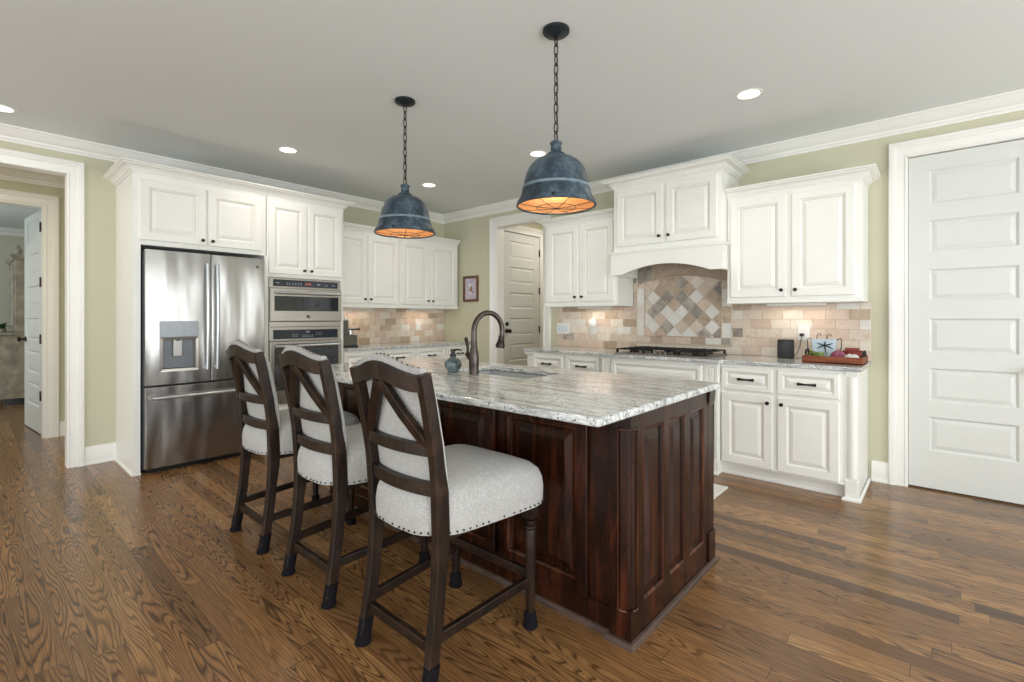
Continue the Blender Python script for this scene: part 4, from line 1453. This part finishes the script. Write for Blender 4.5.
# ------------------------------------------------------------------ pendants
def make_pendant():
    t = thing('pendant_light', 'larger-looking blue-grey metal dome pendant over the near end of the island', 'pendant light', (0, 0, 0), 'dome pendants over the island')
    Z = 1.799                                            # rim height
    out = [(0.204, 0.000), (0.206, 0.008), (0.2045, 0.018), (0.196, 0.030), (0.188, 0.044), (0.182, 0.062), (0.178, 0.082), (0.1775, 0.088), (0.1745, 0.096), (0.171, 0.100), (0.166, 0.125), (0.160, 0.150), (0.151, 0.175),
           (0.137, 0.199), (0.117, 0.220), (0.090, 0.237), (0.064, 0.247), (0.050, 0.250)]
    out = [(r * (0.964 if r > 0.06 else 1.0), zz) for r, zz in out]
    inn = [(r - 0.004, zz - 0.001) for r, zz in out][::-1]
    prof = [(r, Z + zz) for r, zz in out]
    pin = [(r, Z + zz) for r, zz in inn]
    sh = MB()
    mis = []
    for j in range(len(prof) - 1):
        mis.append(2 if (0.081 < out[j][1] < 0.090) else 0)
    sh.lathe(prof, (0, 0, 0), 48, mis=mis)
    sh.lathe(pin, (0, 0, 0), 48, mi=1)
    sh.lathe([prof[0], pin[-1]], (0, 0, 0), 48, mi=0)
    sh.lathe([pin[0], (0.0, pin[0][1])], (0, 0, 0), 48, mi=1)
    shade = sh.build('shade', [M['patina'], M['copper'], M['patina_lt']], t, smooth=35, merge=False)
    ck_ = MB().lathe([(0.052, Z + 0.246), (0.050, Z + 0.256), (0.044, Z + 0.264), (0.032, Z + 0.270), (0.0275, Z + 0.276), (0.027, Z + 0.308), (0.031, Z + 0.312), (0.031, Z + 0.320), (0.024, Z + 0.326), (0.008, Z + 0.328), (0.0, Z + 0.328)], (0, 0, 0), 28)
    ck_.build('cap', M['patina'], t, smooth=35)
    rim = MB()
    rim.tube([(0.197 * math.cos(2 * PI * i / 48), 0.197 * math.sin(2 * PI * i / 48), Z + 0.001) for i in range(48)], 0.006, 8, closed=True)
    rim.build('rim', M['patina'], t, smooth=60)
    cg = MB()
    for i in range(8):
        a = 2 * PI * i / 8 + 0.2
        cg.tube([(0.192 * math.cos(a) * s_, 0.192 * math.sin(a) * s_, Z - 0.014 * (1 - s_ * s_)) for s_ in (0.02, 0.35, 0.7, 1.0)], 0.0016, 5)
    for rr in (0.10,):
        cg.tube([(rr * math.cos(2 * PI * i / 36), rr * math.sin(2 * PI * i / 36), Z - 0.011) for i in range(36)], 0.0016, 5, closed=True)
    cg.lathe([(0.0, Z - 0.016), (0.012, Z - 0.016), (0.012, Z - 0.012), (0.0, Z - 0.012)], (0, 0, 0), 12)
    cg.build('wire_guard', M['bronze'], t, smooth=60)
    for i in range(3):
        a = 2 * PI * i / 3 - 1.0
        MB().ball((0.203 * math.cos(a), 0.203 * math.sin(a), Z + 0.012), 0.007, 8, 6).build('thumbscrew', M['bronze'], t, smooth=60)
    MB().ball((0, 0, Z + 0.135), 0.034, 14, 10, (1, 1, 1.25)).build('bulb', M['bulb'], t, smooth=60)
    MB().lathe([(0.018, Z + 0.17), (0.020, Z + 0.175), (0.020, Z + 0.245), (0.0, Z + 0.246)], (0, 0, 0), 14).build('socket', M['bronze'], t, smooth=40)
    MB().lathe([(0.0, CZ - 0.034), (0.020, CZ - 0.033), (0.030, CZ - 0.026), (0.060, CZ - 0.020), (0.068, CZ - 0.012), (0.068, CZ), (0.0, CZ)], (0, 0, 0), 32).build('canopy', M['canopy'], t, smooth=35)
    ch = MB()
    z0_, z1_ = Z + 0.322, CZ - 0.028
    n = 11
    pitch = (z1_ - z0_) / n
    for i in range(n):
        zc = z0_ + pitch * (i + 0.5)
        hh, ww = pitch * 0.62, 0.0115
        P = []
        for k_ in range(14):
            th = 2 * PI * k_ / 14
            u_ = ww * math.cos(th)
            v_ = hh * math.sin(th)
            v_ = max(-hh, min(hh, v_ * 1.08))
            P.append((u_ * (i % 2), u_ * (1 - i % 2), zc + v_))
        ch.tube(P, 0.0030, 6, closed=True)
    ch.tube([(0.003, 0.002, z0_), (0.004, -0.003, (z0_ + z1_) / 2), (-0.002, 0.002, z1_)], 0.0016, 5)
    ch.build('chain', M['bronze'], t, smooth=60)
    return t


def pendant_lamp(x, y):
    ld = bpy.data.lights.new('pendant_glow', 'POINT')
    ld.energy = 2.0
    ld.color = (1.0, 0.74, 0.46)
    ld.shadow_soft_size = 0.035
    o = bpy.data.objects.new('pendant_glow', ld)
    COL.objects.link(o)
    o.location = (x, y, 1.799 + 0.085)


pe = make_pendant()
pe.location = (3.895, -2.575, 0)
pendant_lamp(3.895, -2.575)
copy_tree(pe, (2.662, -2.604, 0), 'smaller-looking blue-grey metal dome pendant over the far end of the island, nearer the ovens')
pendant_lamp(2.662, -2.604)

# ------------------------------------------------------------------ counter stools
def post_y(z_):
    P = [(-0.268, 0.0), (-0.248, 0.10), (-0.226, 0.25), (-0.208, 0.45), (-0.207, 0.52), (-0.214, 0.65), (-0.236, 0.80), (-0.266, 0.95), (-0.292, 1.06)]
    for (ya, za), (yb, zb_) in zip(P, P[1:]):
        if za <= z_ <= zb_:
            t_ = (z_ - za) / (zb_ - za)
            return ya + (yb - ya) * t_
    return P[-1][0]


def crest_top(x):
    return 1.048 + 0.040 * (0.5 + 0.5 * math.cos(PI * min(1, abs(x) / 0.19)))


def make_stool():
    t = thing('counter_stool', 'nearest dark wood counter stool, at the right end of the row', 'stool', (0, 0, 0), 'counter stools along the island')
    zs = [0.03, 0.10, 0.18, 0.25, 0.35, 0.45, 0.52, 0.58, 0.65, 0.72, 0.80, 0.88, 0.95, 1.00, 1.052]
    for sx in (-1, 1):
        pts, hw, hd = [], [], []
        for z_ in zs:
            xx = 0.190 if z_ < 0.5 else 0.190 + 0.010 * (z_ - 0.5) / 0.55
            if z_ < 0.25:
                xx += 0.006 * (0.25 - z_) / 0.25
            pts.append((sx * xx, post_y(z_), z_))
            hw.append(0.0180 if z_ > 0.1 else 0.0165)
            hd.append(0.022 if z_ < 0.45 else (0.027 if z_ < 0.7 else 0.022))
        lg = MB().bar(pts, (1, 0, 0), hw, hd).build('leg', M['stool'], t, bev=0.004)
        foot_cap(lg, sx * 0.196, -0.268, 0.0, True)
    for sx in (-1, 1):
        x, y = sx * 0.222, 0.228
        mb = MB().box(x - 0.023, x + 0.023, y - 0.023, y + 0.023, 0.440, 0.500)
        mb.lathe([(0.0, 0.03), (0.017, 0.03), (0.0165, 0.06), (0.019, 0.12), (0.021, 0.30), (0.022, 0.385), (0.020, 0.392), (0.026, 0.400), (0.026, 0.410), (0.019, 0.415), (0.020, 0.430)], (x, y, 0), 16)
        lg = mb.build('leg', M['stool'], t, smooth=35)
        foot_cap(lg, x, y, 0.0, False)
    # stretchers
    for sx in (-1, 1):
        MB().bar([(sx * 0.190, -0.232, 0.165), (sx * 0.215, 0.222, 0.185)], (1, 0, 0), 0.011, 0.018).build('stretcher', M['stool'], t, bev=0.003)
    MB().bar([(-0.19, -0.240, 0.135), (0.19, -0.240, 0.135)], (0, 1, 0), 0.011, 0.018).build('stretcher', M['stool'], t, bev=0.003)
    MB().bar([(-0.215, 0.222, 0.215), (0.215, 0.222, 0.215)], (0, 1, 0), 0.011, 0.018).build('stretcher', M['stool'], t, bev=0.003)
    # seat frame (apron)
    MB().box(-0.190, 0.190, -0.190, 0.215, 0.470, 0.500).build('apron', M['stool'], t, bev=0.004)
    # upholstered seat
    sb = MB()
    NU = 48
    lev = [(0.965, 0.493), (1.0, 0.497), (1.010, 0.53), (1.012, 0.565), (0.995, 0.600), (0.955, 0.628), (0.88, 0.647), (0.76, 0.661), (0.58, 0.672), (0.36, 0.679), (0.15, 0.682)]

    def outline(a):
        ca, sa = math.cos(a), math.sin(a)
        p = 2 / 5.5
        ux = math.copysign(abs(ca) ** p, ca)
        uy = math.copysign(abs(sa) ** p, sa)
        yy = 0.041 + uy * 0.263
        hwx = 0.216 + (0.284 - 0.216) * (uy + 1) / 2
        xx = ux * hwx
        if uy < 0 and abs(xx) < 0.172:
            yy -= 0.042 * (1 - (abs(xx) / 0.172) ** 4) * uy * uy
        return xx, yy

    base = []
    for s_, z_ in lev:
        for k_ in range(NU):
            x, y = outline(2 * PI * k_ / NU)
            base.append((x * s_, 0.030 + (y - 0.030) * s_, z_))
    fc = []
    for j in range(len(lev) - 1):
        for k_ in range(NU):
            fc.append((j * NU + k_, j * NU + (k_ + 1) % NU, (j + 1) * NU + (k_ + 1) % NU, (j + 1) * NU + k_))
    fc.append(tuple(range((len(lev) - 1) * NU, len(lev) * NU)))
    fc.append(tuple(range(NU))[::-1])
    sb.add(base, fc)
    pts = []
    per = [outline(2 * PI * k_ / 720) for k_ in range(721)]
    acc, step = 0.0, 0.024
    for p, q_ in zip(per, per[1:]):
        acc += math.hypot(q_[0] - p[0], q_[1] - p[1])
        if acc >= step:
            acc = 0
            pts.append(q_)
    for x, y in pts:
        sb.ball((x * 1.012, 0.030 + (y - 0.030) * 1.012, 0.507), 0.0042, 6, 4, mi=1)
    sb.build('seat', [M['fabric'], M['nail']], t, smooth=60, merge=False)
    # back: crest, rails, braces
    def bowed(x, z_, depth, extra=0.0):
        return (x, post_y(min(z_, 1.058)) - depth * (1 - (x / 0.19) ** 2) + extra, z_)
    xs = [-0.200 + 0.400 * i / 20 for i in range(21)]
    mb = MB()
    P = []
    for x in xs:
        zt = crest_top(x)
        zb_ = zt - 0.064 + 0.010 * (abs(x) / 0.2)
        y = post_y(1.03) - 0.034 * (1 - (x / 0.2) ** 2)
        P += [(x, y - 0.018, zb_), (x, y + 0.014, zb_), (x, y + 0.008, zt), (x, y - 0.024, zt)]
    fc = []
    for i in range(20):
        for k_ in range(4):
            fc.append((i * 4 + k_, i * 4 + (k_ + 1) % 4, i * 4 + 4 + (k_ + 1) % 4, i * 4 + 4 + k_))
    fc += [(3, 2, 1, 0), (80, 81, 82, 83)]
    mb.add(P, fc)
    mb.build('crest_rail', M['stool'], t, smooth=40)
    for zc, hh in ((0.792, 0.020), (0.655, 0.022)):
        MB().bar([bowed(x, zc, 0.030) for x in [-0.185 + 0.37 * i / 14 for i in range(15)]], (0, 0, 1), hh, 0.014).build('back_rail', M['stool'], t, smooth=40, bev=0.002)
    for sx in (-1, 1):
        MB().bar([(sx * 0.006, post_y(1.02) - 0.036, 1.020), (sx * 0.085, post_y(0.91) - 0.026, 0.910), (sx * 0.178, post_y(0.80) - 0.004, 0.795)], (1, 0, 0.4), 0.019, 0.012).build('brace', M['stool'], t, bev=0.003)
    # upholstered back pad in front of the frame
    NX, NZ = 14, 18
    pv, pf = [], []
    zlow = 0.600
    for side in (0, 1):
        for j in range(NZ + 1):
            for i in range(NX + 1):
                x = -0.193 + 0.386 * i / NX
                zt = crest_top(x) + 0.022
                z_ = zlow + (zt - zlow) * j / NZ
                yb = post_y(min(z_, 1.058)) - 0.031 * (1 - (x / 0.2) ** 2) + 0.021
                if z_ > 1.0:
                    yb -= 0.022 * (z_ - 1.0) / 0.06
                edge = min(1.0, min(i, NX - i) / 1.6) * min(1.0, (NZ - j) / 1.6)
                y = yb if side == 0 else yb + 0.024 + 0.030 * math.sqrt(max(0.0, edge))
                pv.append((x, y, z_))
    G = (NX + 1) * (NZ + 1)
    for j in range(NZ):
        for i in range(NX):
            a = j * (NX + 1) + i
            pf.append((a, a + NX + 1, a + NX + 2, a + 1))
            pf.append((G + a, G + a + 1, G + a + NX + 2, G + a + NX + 1))
    bd = [i for i in range(NX + 1)] + [j * (NX + 1) + NX for j in range(1, NZ + 1)] + [NZ * (NX + 1) + i for i in range(NX - 1, -1, -1)] + [j * (NX + 1) for j in range(NZ - 1, 0, -1)]
    for k_ in range(len(bd)):
        a, b = bd[k_], bd[(k_ + 1) % len(bd)]
        pf.append((a, b, G + b, G + a))
    padmb = MB().add(pv, pf)
    for i in range(17):
        x = -0.180 + 0.36 * i / 16
        zt = crest_top(x) + 0.022
        padmb.ball((x, post_y(1.058) - 0.031 * (1 - (x / 0.2) ** 2) + 0.006, zt), 0.0042, 6, 4, mi=1)
        xb = x * 0.90
        padmb.ball((xb, post_y(0.615) - 0.031 * (1 - (xb / 0.2) ** 2) + 0.018, 0.617), 0.0050, 6, 4, mi=1)
    padmb.build('back_pad', [M['fabric'], M['nail']], t, smooth=60, merge=False)
    return t


def foot_cap(leg, x, y, z_, back):
    mb = MB()
    if back:
        mb.lathe([(0.0, 0.001), (0.030, 0.001), (0.031, 0.010), (0.026, 0.022), (0.0265, 0.030), (0.0275, 0.036), (0.0262, 0.044), (0.0275, 0.056), (0.0265, 0.075), (0.028, 0.088), (0.026, 0.092), (0.0, 0.093)], (x, y + 0.003, z_), 16)
        vs = []
        for p in mb.v:
            vs.append(Vector((p.x, p.y + (post_y(max(0.0, min(1, p.z))) - post_y(0.0)) * 0.9, p.z)))
        mb.v = vs
    else:
        mb.lathe([(0.0, 0.001), (0.026, 0.001), (0.030, 0.008), (0.030, 0.018), (0.026, 0.026), (0.024, 0.034), (0.026, 0.040), (0.023, 0.060), (0.020, 0.066), (0.0, 0.067)], (x, y, z_), 16)
    mb.build('foot_cap', M['footcap'], leg, smooth=45)


st = make_stool()
st.location = (3.905, -3.290, 0)
copy_tree(st, (3.195, -3.262, 0), 'middle dark wood counter stool, second from the refrigerator')
copy_tree(st, (2.490, -3.258, 0), 'farthest dark wood counter stool, in front of the refrigerator')

# ------------------------------------------------------------------ small things on the back counter
ZC = CTZ1
sp = thing('smart_speaker', 'dark grey cloth-covered cylinder speaker on the back counter', 'speaker', (4.405, -0.115, ZC))
MB().lathe([(0.0, ZC + 0.004), (0.056, ZC + 0.004), (0.061, ZC + 0.010), (0.061, ZC + 0.138)], (4.405, -0.115, 0), 28).build('cloth_body', M['speaker'], sp, smooth=40)
MB().lathe([(0.061, ZC + 0.136), (0.0615, ZC + 0.144), (0.058, ZC + 0.152), (0.0, ZC + 0.153)], (4.405, -0.115, 0), 28).build('top_cap', M['black'], sp, smooth=40)
MB().lathe([(0.0, ZC), (0.057, ZC), (0.058, ZC + 0.006), (0.0, ZC + 0.006)], (4.405, -0.115, 0), 28).build('base_ring', M['black'], sp)
cdpts = [(4.458, -0.100, ZC + 0.020), (4.478, -0.070, ZC + 0.040), (4.492, -0.045, ZC + 0.095), (4.500, -0.040, ZC + 0.150), (4.505, -0.040, ZC + 0.180)]
MB().tube(cdpts, 0.0028, 6).build('power_cord', M['black'], sp, smooth=60)
MB().box(4.490, 4.520, -0.046, -0.0155, ZC + 0.178, ZC + 0.202).build('plug', M['black'], sp, bev=0.004)

def plate(name, label, cat, x0, x1, z0, z1, extra):
    t = thing(name, label, cat, ((x0 + x1) / 2, -0.010, z0))
    MB().box(x0, x1, z0, z1, 0.0098, 0.016, fr=ft).build('plate', M['switch'], t, bev=0.003)
    extra(t)
    return t


def ex_outlet(t):
    for zc in (1.130, 1.092):
        MB().box(4.492, 4.536, zc - 0.015, zc + 0.015, 0.015, 0.0175, fr=ft).build('socket', M['switch'], t, bev=0.004)


plate('wall_outlet', 'white wall outlet with a black plug above the dark speaker', 'outlet', 4.472, 4.556, 1.050, 1.176, ex_outlet)


def ex_switch(t):
    for i in range(3):
        xa = 2.040 + 0.048 * i
        MB().box(xa, xa + 0.036, 1.072, 1.142, 0.015, 0.0195, fr=ft).build('rocker', plain('pale_rocker', srgb(214, 226, 234), 0.3, var=0.01), t, bev=0.003)


plate('light_switch', 'wide white three-gang switch plate beside the doorway', 'light switch', 2.022, 2.194, 1.046, 1.168, ex_switch)


def ex_disc(t):
    MB().lathe([(0.0, 0.0155), (0.052, 0.0155), (0.055, 0.022), (0.052, 0.040), (0.040, 0.047), (0.0, 0.048)], ft(2.510, 1.172), 28, (ft.u, ft.v, ft.n)).build('round_device', M['switch'], t, smooth=35)


plate('wall_outlet', 'white outlet with a round white device plugged in, left of the cooktop', 'outlet', 2.478, 2.556, 1.052, 1.170, ex_disc)
ol = thing('wall_outlet', 'white outlet on the left wall tiles under the corner cabinet', 'outlet', (0.010, -0.465, 1.06))
MB().box(-0.505, -0.425, 1.055, 1.172, 0.0098, 0.016, fr=fl).build('plate', M['switch'], ol, bev=0.003)
for zc in (1.134, 1.093):
    MB().box(-0.483, -0.447, zc - 0.015, zc + 0.015, 0.015, 0.0175, fr=fl).build('socket', M['switch'], ol, bev=0.004)

# wooden tray and what it holds
TX0, TX1, TY0, TY1 = 4.585, 4.952, -0.462, -0.150
ty = thing('serving_tray', 'rustic reddish wooden tray with black end handles on the back counter', 'tray', ((TX0 + TX1) / 2, (TY0 + TY1) / 2, ZC))
MB().box(TX0, TX1, TY0, TY1, ZC, ZC + 0.010).build('bottom', M['traywood'], ty)
for (a, b, c, d) in ((TX0, TX1, TY0, TY0 + 0.014), (TX0, TX1, TY1 - 0.014, TY1), (TX0, TX0 + 0.014, TY0 + 0.014, TY1 - 0.014), (TX1 - 0.014, TX1, TY0 + 0.014, TY1 - 0.014)):
    MB().box(a, b, c, d, ZC, ZC + 0.052).build('side', M['traywood'], ty, bev=0.003)
for xx in (TX0 + 0.007, TX1 - 0.007):
    ym = (TY0 + TY1) / 2
    pts = [(xx, ym - 0.055, ZC + 0.048), (xx, ym - 0.052, ZC + 0.075), (xx, ym - 0.03, ZC + 0.088), (xx, ym + 0.03, ZC + 0.088), (xx, ym + 0.052, ZC + 0.075), (xx, ym + 0.055, ZC + 0.048)]
    MB().tube(pts, 0.008, 8).build('handle', M['iron'], ty, smooth=60)

zt = ZC + 0.010
PTX, PTY = 4.690, -0.230
pt = thing('planter_box', 'pale blue planter with a dark dragonfly ornament and wire curls in the tray', 'planter', (PTX, PTY, zt))
mb = MB()
mb.prism([(-0.066, 0.0), (0.066, 0.0), (0.080, 0.158), (-0.080, 0.158)], -0.035, 0.035, fr=Fr((PTX, PTY, zt), (1, 0, 0), (0, 0, 1), (0, -1, 0)))
mb.build('box', M['bagblue'], pt, bev=0.006)
fp = fr_south(PTX, PTY - 0.036, zt + 0.030)
mb = MB()
mb.tube([fp(0.012, 0.112, 0.002), fp(0.008, 0.078, 0.004), fp(0.014, 0.045, 0.004), fp(0.018, 0.012, 0.002)], [0.004, 0.005, 0.003, 0.002], 6)
for sx, dz in ((-1, 0.010), (-1, -0.014), (1, 0.010), (1, -0.014)):
    mb.tube([fp(0.010, 0.082, 0.004), fp(0.010 + sx * 0.028, 0.082 + dz * 0.8, 0.005), fp(0.010 + sx * 0.052, 0.082 + dz * 1.8, 0.003)], [0.003, 0.0045, 0.0015], 6)
mb.build('dragonfly', M['iron'], pt, smooth=60)
for sx in (-1, 1):
    cp = [fp(sx * 0.076, 0.122, -0.03), fp(sx * 0.104, 0.134, -0.03), fp(sx * 0.110, 0.121, -0.03), fp(sx * 0.108, 0.06, -0.03), fp(sx * 0.100, 0.045, -0.03)]
    MB().tube(cp, 0.003, 6).build('wire_curl', M['iron'], pt, smooth=60)
for cx0 in (-0.035, 0.03):
    MB().tube([fp(cx0 - 0.015, 0.120, -0.04), fp(cx0 - 0.010, 0.158, -0.04), fp(cx0 + 0.008, 0.166, -0.04), fp(cx0 + 0.016, 0.150, -0.04)], 0.003, 6).build('wire_curl', M['iron'], pt, smooth=60)

def leaf_mesh(mb, o, d, L, W, curl):
    o, d = Vector(o), Vector(d).normalized()
    sd_ = d.cross(Vector((0, 0, 1))).normalized()
    n = 6
    base = []
    for i in range(n + 1):
        t_ = i / n
        c = o + d * (L * t_) + Vector((0, 0, curl * math.sin(PI * t_)))
        w_ = W * math.sin(PI * min(0.98, max(0.04, t_))) ** 0.8
        base += [c - sd_ * w_, c - Vector((0, 0, 0.003)), c + sd_ * w_, c + Vector((0, 0, 0.0015))]
    fc = []
    for i in range(n):
        for k_ in range(4):
            fc.append((i * 4 + k_, i * 4 + (k_ + 1) % 4, i * 4 + 4 + (k_ + 1) % 4, i * 4 + 4 + k_))
    fc += [(3, 2, 1, 0), (n * 4, n * 4 + 1, n * 4 + 2, n * 4 + 3)]
    mb.add(base, fc)


rl = random.Random(5)
mb = MB()
for i in range(16):
    a = rl.uniform(0, 2 * PI)
    leaf_mesh(mb, (4.655 + rl.uniform(-0.02, 0.04), -0.368 + rl.uniform(-0.025, 0.02), zt + 0.012 + rl.uniform(0, 0.02)), (math.cos(a), math.sin(a), rl.uniform(0.25, 0.9)), rl.uniform(0.045, 0.085), rl.uniform(0.010, 0.018), 0.010)
tag(mb.build('leafy_sprig', M['leaf'], smooth=60), 'bright green leafy sprig lying in the left end of the tray', 'plant')


def lump(c, r, sc, seed, amp, name, mat, label, cat):
    rr = random.Random(seed)
    mb = MB().ball(c, r, 20, 12, sc)
    ph = [rr.uniform(0, 6) for _ in range(4)]
    cv = Vector(c)
    out = []
    for p in mb.v:
        d_ = p - cv
        a = math.atan2(d_.y, d_.x)
        k_ = 1 + amp * math.sin(3 * a + ph[0]) + amp * math.sin(5 * a + 20 * d_.z + ph[1]) + 0.6 * amp * math.sin(40 * d_.x + ph[2])
        q_ = cv + Vector((d_.x * k_, d_.y * k_, d_.z * k_))
        q_.z = max(q_.z, zt + 0.001)
        out.append(q_)
    mb.v = out
    return tag(mb.build(name, mat, smooth=60), label, cat)


lump((4.795, -0.345, zt + 0.040), 0.044, (1.1, 0.85, 0.9), 3, 0.09, 'cloth_bundle', [M['plum']], 'plum-coloured rolled cloth in the middle of the tray', 'cloth')
lump((4.772, -0.395, zt + 0.018), 0.035, (1.2, 0.7, 0.5), 4, 0.08, 'folded_cloth', [M['pink']], 'pink folded cloth in front of the plum roll in the tray', 'cloth')
lump((4.885, -0.372, zt + 0.028), 0.042, (1.05, 1.2, 0.72), 6, 0.10, 'white_napkin', [M['whitecloth']], 'crumpled white cloth at the right end of the tray', 'cloth')
mb = MB().lathe([(0.0, zt), (0.044, zt), (0.056, zt + 0.03), (0.062, zt + 0.078), (0.056, zt + 0.078), (0.046, zt + 0.03), (0.0, zt + 0.012)], (4.868, -0.235, 0), 20)
mb.box(4.822, 4.906, -0.242, -0.222, zt + 0.078, zt + 0.098)
tag(mb.build('wooden_bowl', M['redwood'], smooth=35), 'small red-brown wooden bowl behind the cloths in the tray', 'bowl')

# coffee machine on the left counter
cm = thing('coffee_machine', 'grey coffee machine beside the oven tower on the left counter', 'coffee machine', (0.30, -1.755, ZC))
MB().box(0.18, 0.44, -1.905, -1.640, ZC + 0.012, ZC + 0.135).build('body', M['brownpot'], cm, bev=0.008)
MB().box(0.18, 0.42, -1.905, -1.735, ZC + 0.130, ZC + 0.300).build('upper_body', M['brownpot'], cm, bev=0.012)
MB().lathe([(0.0, ZC + 0.20), (0.055, ZC + 0.20), (0.060, ZC + 0.215), (0.060, ZC + 0.305), (0.050, ZC + 0.325), (0.0, ZC + 0.33)], (0.33, -1.765, 0), 20).build('hopper', M['chrome'], cm, smooth=35)
MB().tube([(0.36, -1.735, ZC + 0.195), (0.37, -1.66, ZC + 0.197), (0.375, -1.575, ZC + 0.198)], [0.012, 0.008, 0.011], 8).build('handle', M['black'], cm, smooth=60)
MB().box(0.18, 0.45, -1.908, -1.635, ZC, ZC + 0.014).build('base', M['black'], cm, bev=0.004)
MB().lathe([(0.030, ZC + 0.136), (0.036, ZC + 0.136), (0.038, ZC + 0.19), (0.034, ZC + 0.19)], (0.36, -1.690, 0), 16).build('drip_cup', M['chrome'], cm, smooth=35)

# framed picture by the doorway
pf_ = thing('framed_picture', 'small brown-framed print on the wall left of the doorway', 'picture', (0.56, 0, 1.45))
PA0, PA1, PB0, PB1 = 0.425, 0.712, 1.448, 1.798
MB().rings(ft, PA0, PB0, PA1, PB1, [(0, 0.001), (0, 0.022), (0.010, 0.026), (0.030, 0.020), (0.034, 0.012), (0.034, 0.008)], cap=False).build('frame', M['frame_wood'], pf_)
MB().box(PA0 + 0.030, PA1 - 0.030, PB0 + 0.030, PB1 - 0.030, 0.004, 0.010, fr=ft).build('print', PIC_M, pf_)
mb = MB()
mb.add([ft(0.552 + 0.030 * math.cos(a), 1.668 + 0.026 * math.sin(a), 0.0105) for a in [2 * PI * i / 10 for i in range(10)]], [tuple(range(10))], 0)
mb.add([ft(0.572 + 0.026 * math.cos(a), 1.622 + 0.040 * math.sin(a + 0.3), 0.0106) for a in [2 * PI * i / 10 for i in range(10)]], [tuple(range(10))], 1)
mb.add([ft(0.59, 1.600, 0.0107), ft(0.622, 1.575, 0.0107), ft(0.600, 1.575, 0.0107), ft(0.575, 1.595, 0.0107)], [(0, 1, 2, 3)], 2)
mb.add([ft(0.560 + 0.020 * math.cos(a), 1.570 + 0.018 * math.sin(a), 0.0108) for a in [2 * PI * i / 10 for i in range(10)]], [tuple(range(10))], 0)
mb.build('print_motif', [M['whitecloth'], plain('tan_ink', srgb(150, 118, 84), 0.6), M['frame_wood']], pf_, merge=False)

# white floor mat between the island and the stove wall
mb = MB().box(3.30, 4.205, -1.285, -0.905, 0.001, 0.012)
tag(mb.build('floor_mat', M['rug'], bev=0.004), 'white floor mat on the wood floor behind the island', 'rug')

# hutch in the far room
hu = thing('china_hutch', 'weathered grey hutch with a glass front in the room past the hall', 'hutch', (-4.95, -3.85, 0))
MB().box(-5.6, -4.40, -4.30, -3.47, 0.09, 0.985).build('lower_body', M['hutch'], hu, bev=0.006)
MB().box(-5.64, -4.37, -4.34, -3.47, 0.985, 1.020).build('worktop', M['hutch'], hu, bev=0.006)
MB().box(-5.56, -4.46, -4.22, -3.53, 0.0, 0.10).build('plinth', M['black'], hu)
MB().box(-5.52, -4.42, -4.115, -3.47, 1.020, 2.050).build('upper_body', M['hutch'], hu, bev=0.006)
fh = fr_south(0, -4.115)
for a in (-5.50, -4.97):
    d = MB().rings(fh, a, 1.05, a + 0.53, 2.03, [(0, 0), (0, 0.018), (0.055, 0.018), (0.060, 0.006)], cap=False).build('door', M['hutch'], hu)
    MB().box(a + 0.055, a + 0.475, 1.10, 1.98, 0.003, 0.007, fr=fh).build('glass_pane', M['mirror_glass'], d)
MB().sweep([(0, 2.05), (0.02, 2.05), (0.05, 2.10), (0.05, 2.12), (0, 2.12)], [(-5.52, -3.47), (-5.52, -4.115), (-4.42, -4.115), (-4.42, -3.47)]).build('cornice', M['hutch'], hu)
MB().lathe([(0.0, 2.12), (0.04, 2.12), (0.03, 2.15), (0.045, 2.19), (0.02, 2.24), (0.0, 2.27)], (-4.47, -4.08, 0), 14).build('finial', M['hutch'], hu, smooth=40)
mb = MB()
rl = random.Random(8)
for i in range(26):
    a = rl.uniform(0, 2 * PI)
    leaf_mesh(mb, (-4.62 + rl.uniform(-0.05, 0.05), -4.24 + rl.uniform(-0.03, 0.03), 1.06 + rl.uniform(0, 0.05)), (math.cos(a), math.sin(a), rl.uniform(0.2, 1.0)), rl.uniform(0.06, 0.11), 0.016, 0.012)
gp = thing('potted_plant', 'small dark green plant on the ledge of the grey hutch', 'plant', (-4.62, -4.24, 1.02))
MB().lathe([(0.0, 1.021), (0.045, 1.021), (0.055, 1.075), (0.048, 1.075), (0.0, 1.06)], (-4.62, -4.24, 0), 16).build('pot', M['hutch'], gp, smooth=35)
mb.build('foliage', plain('dark_leaf', srgb(52, 84, 52), 0.5, var=0.3, scale=20), gp, smooth=60)
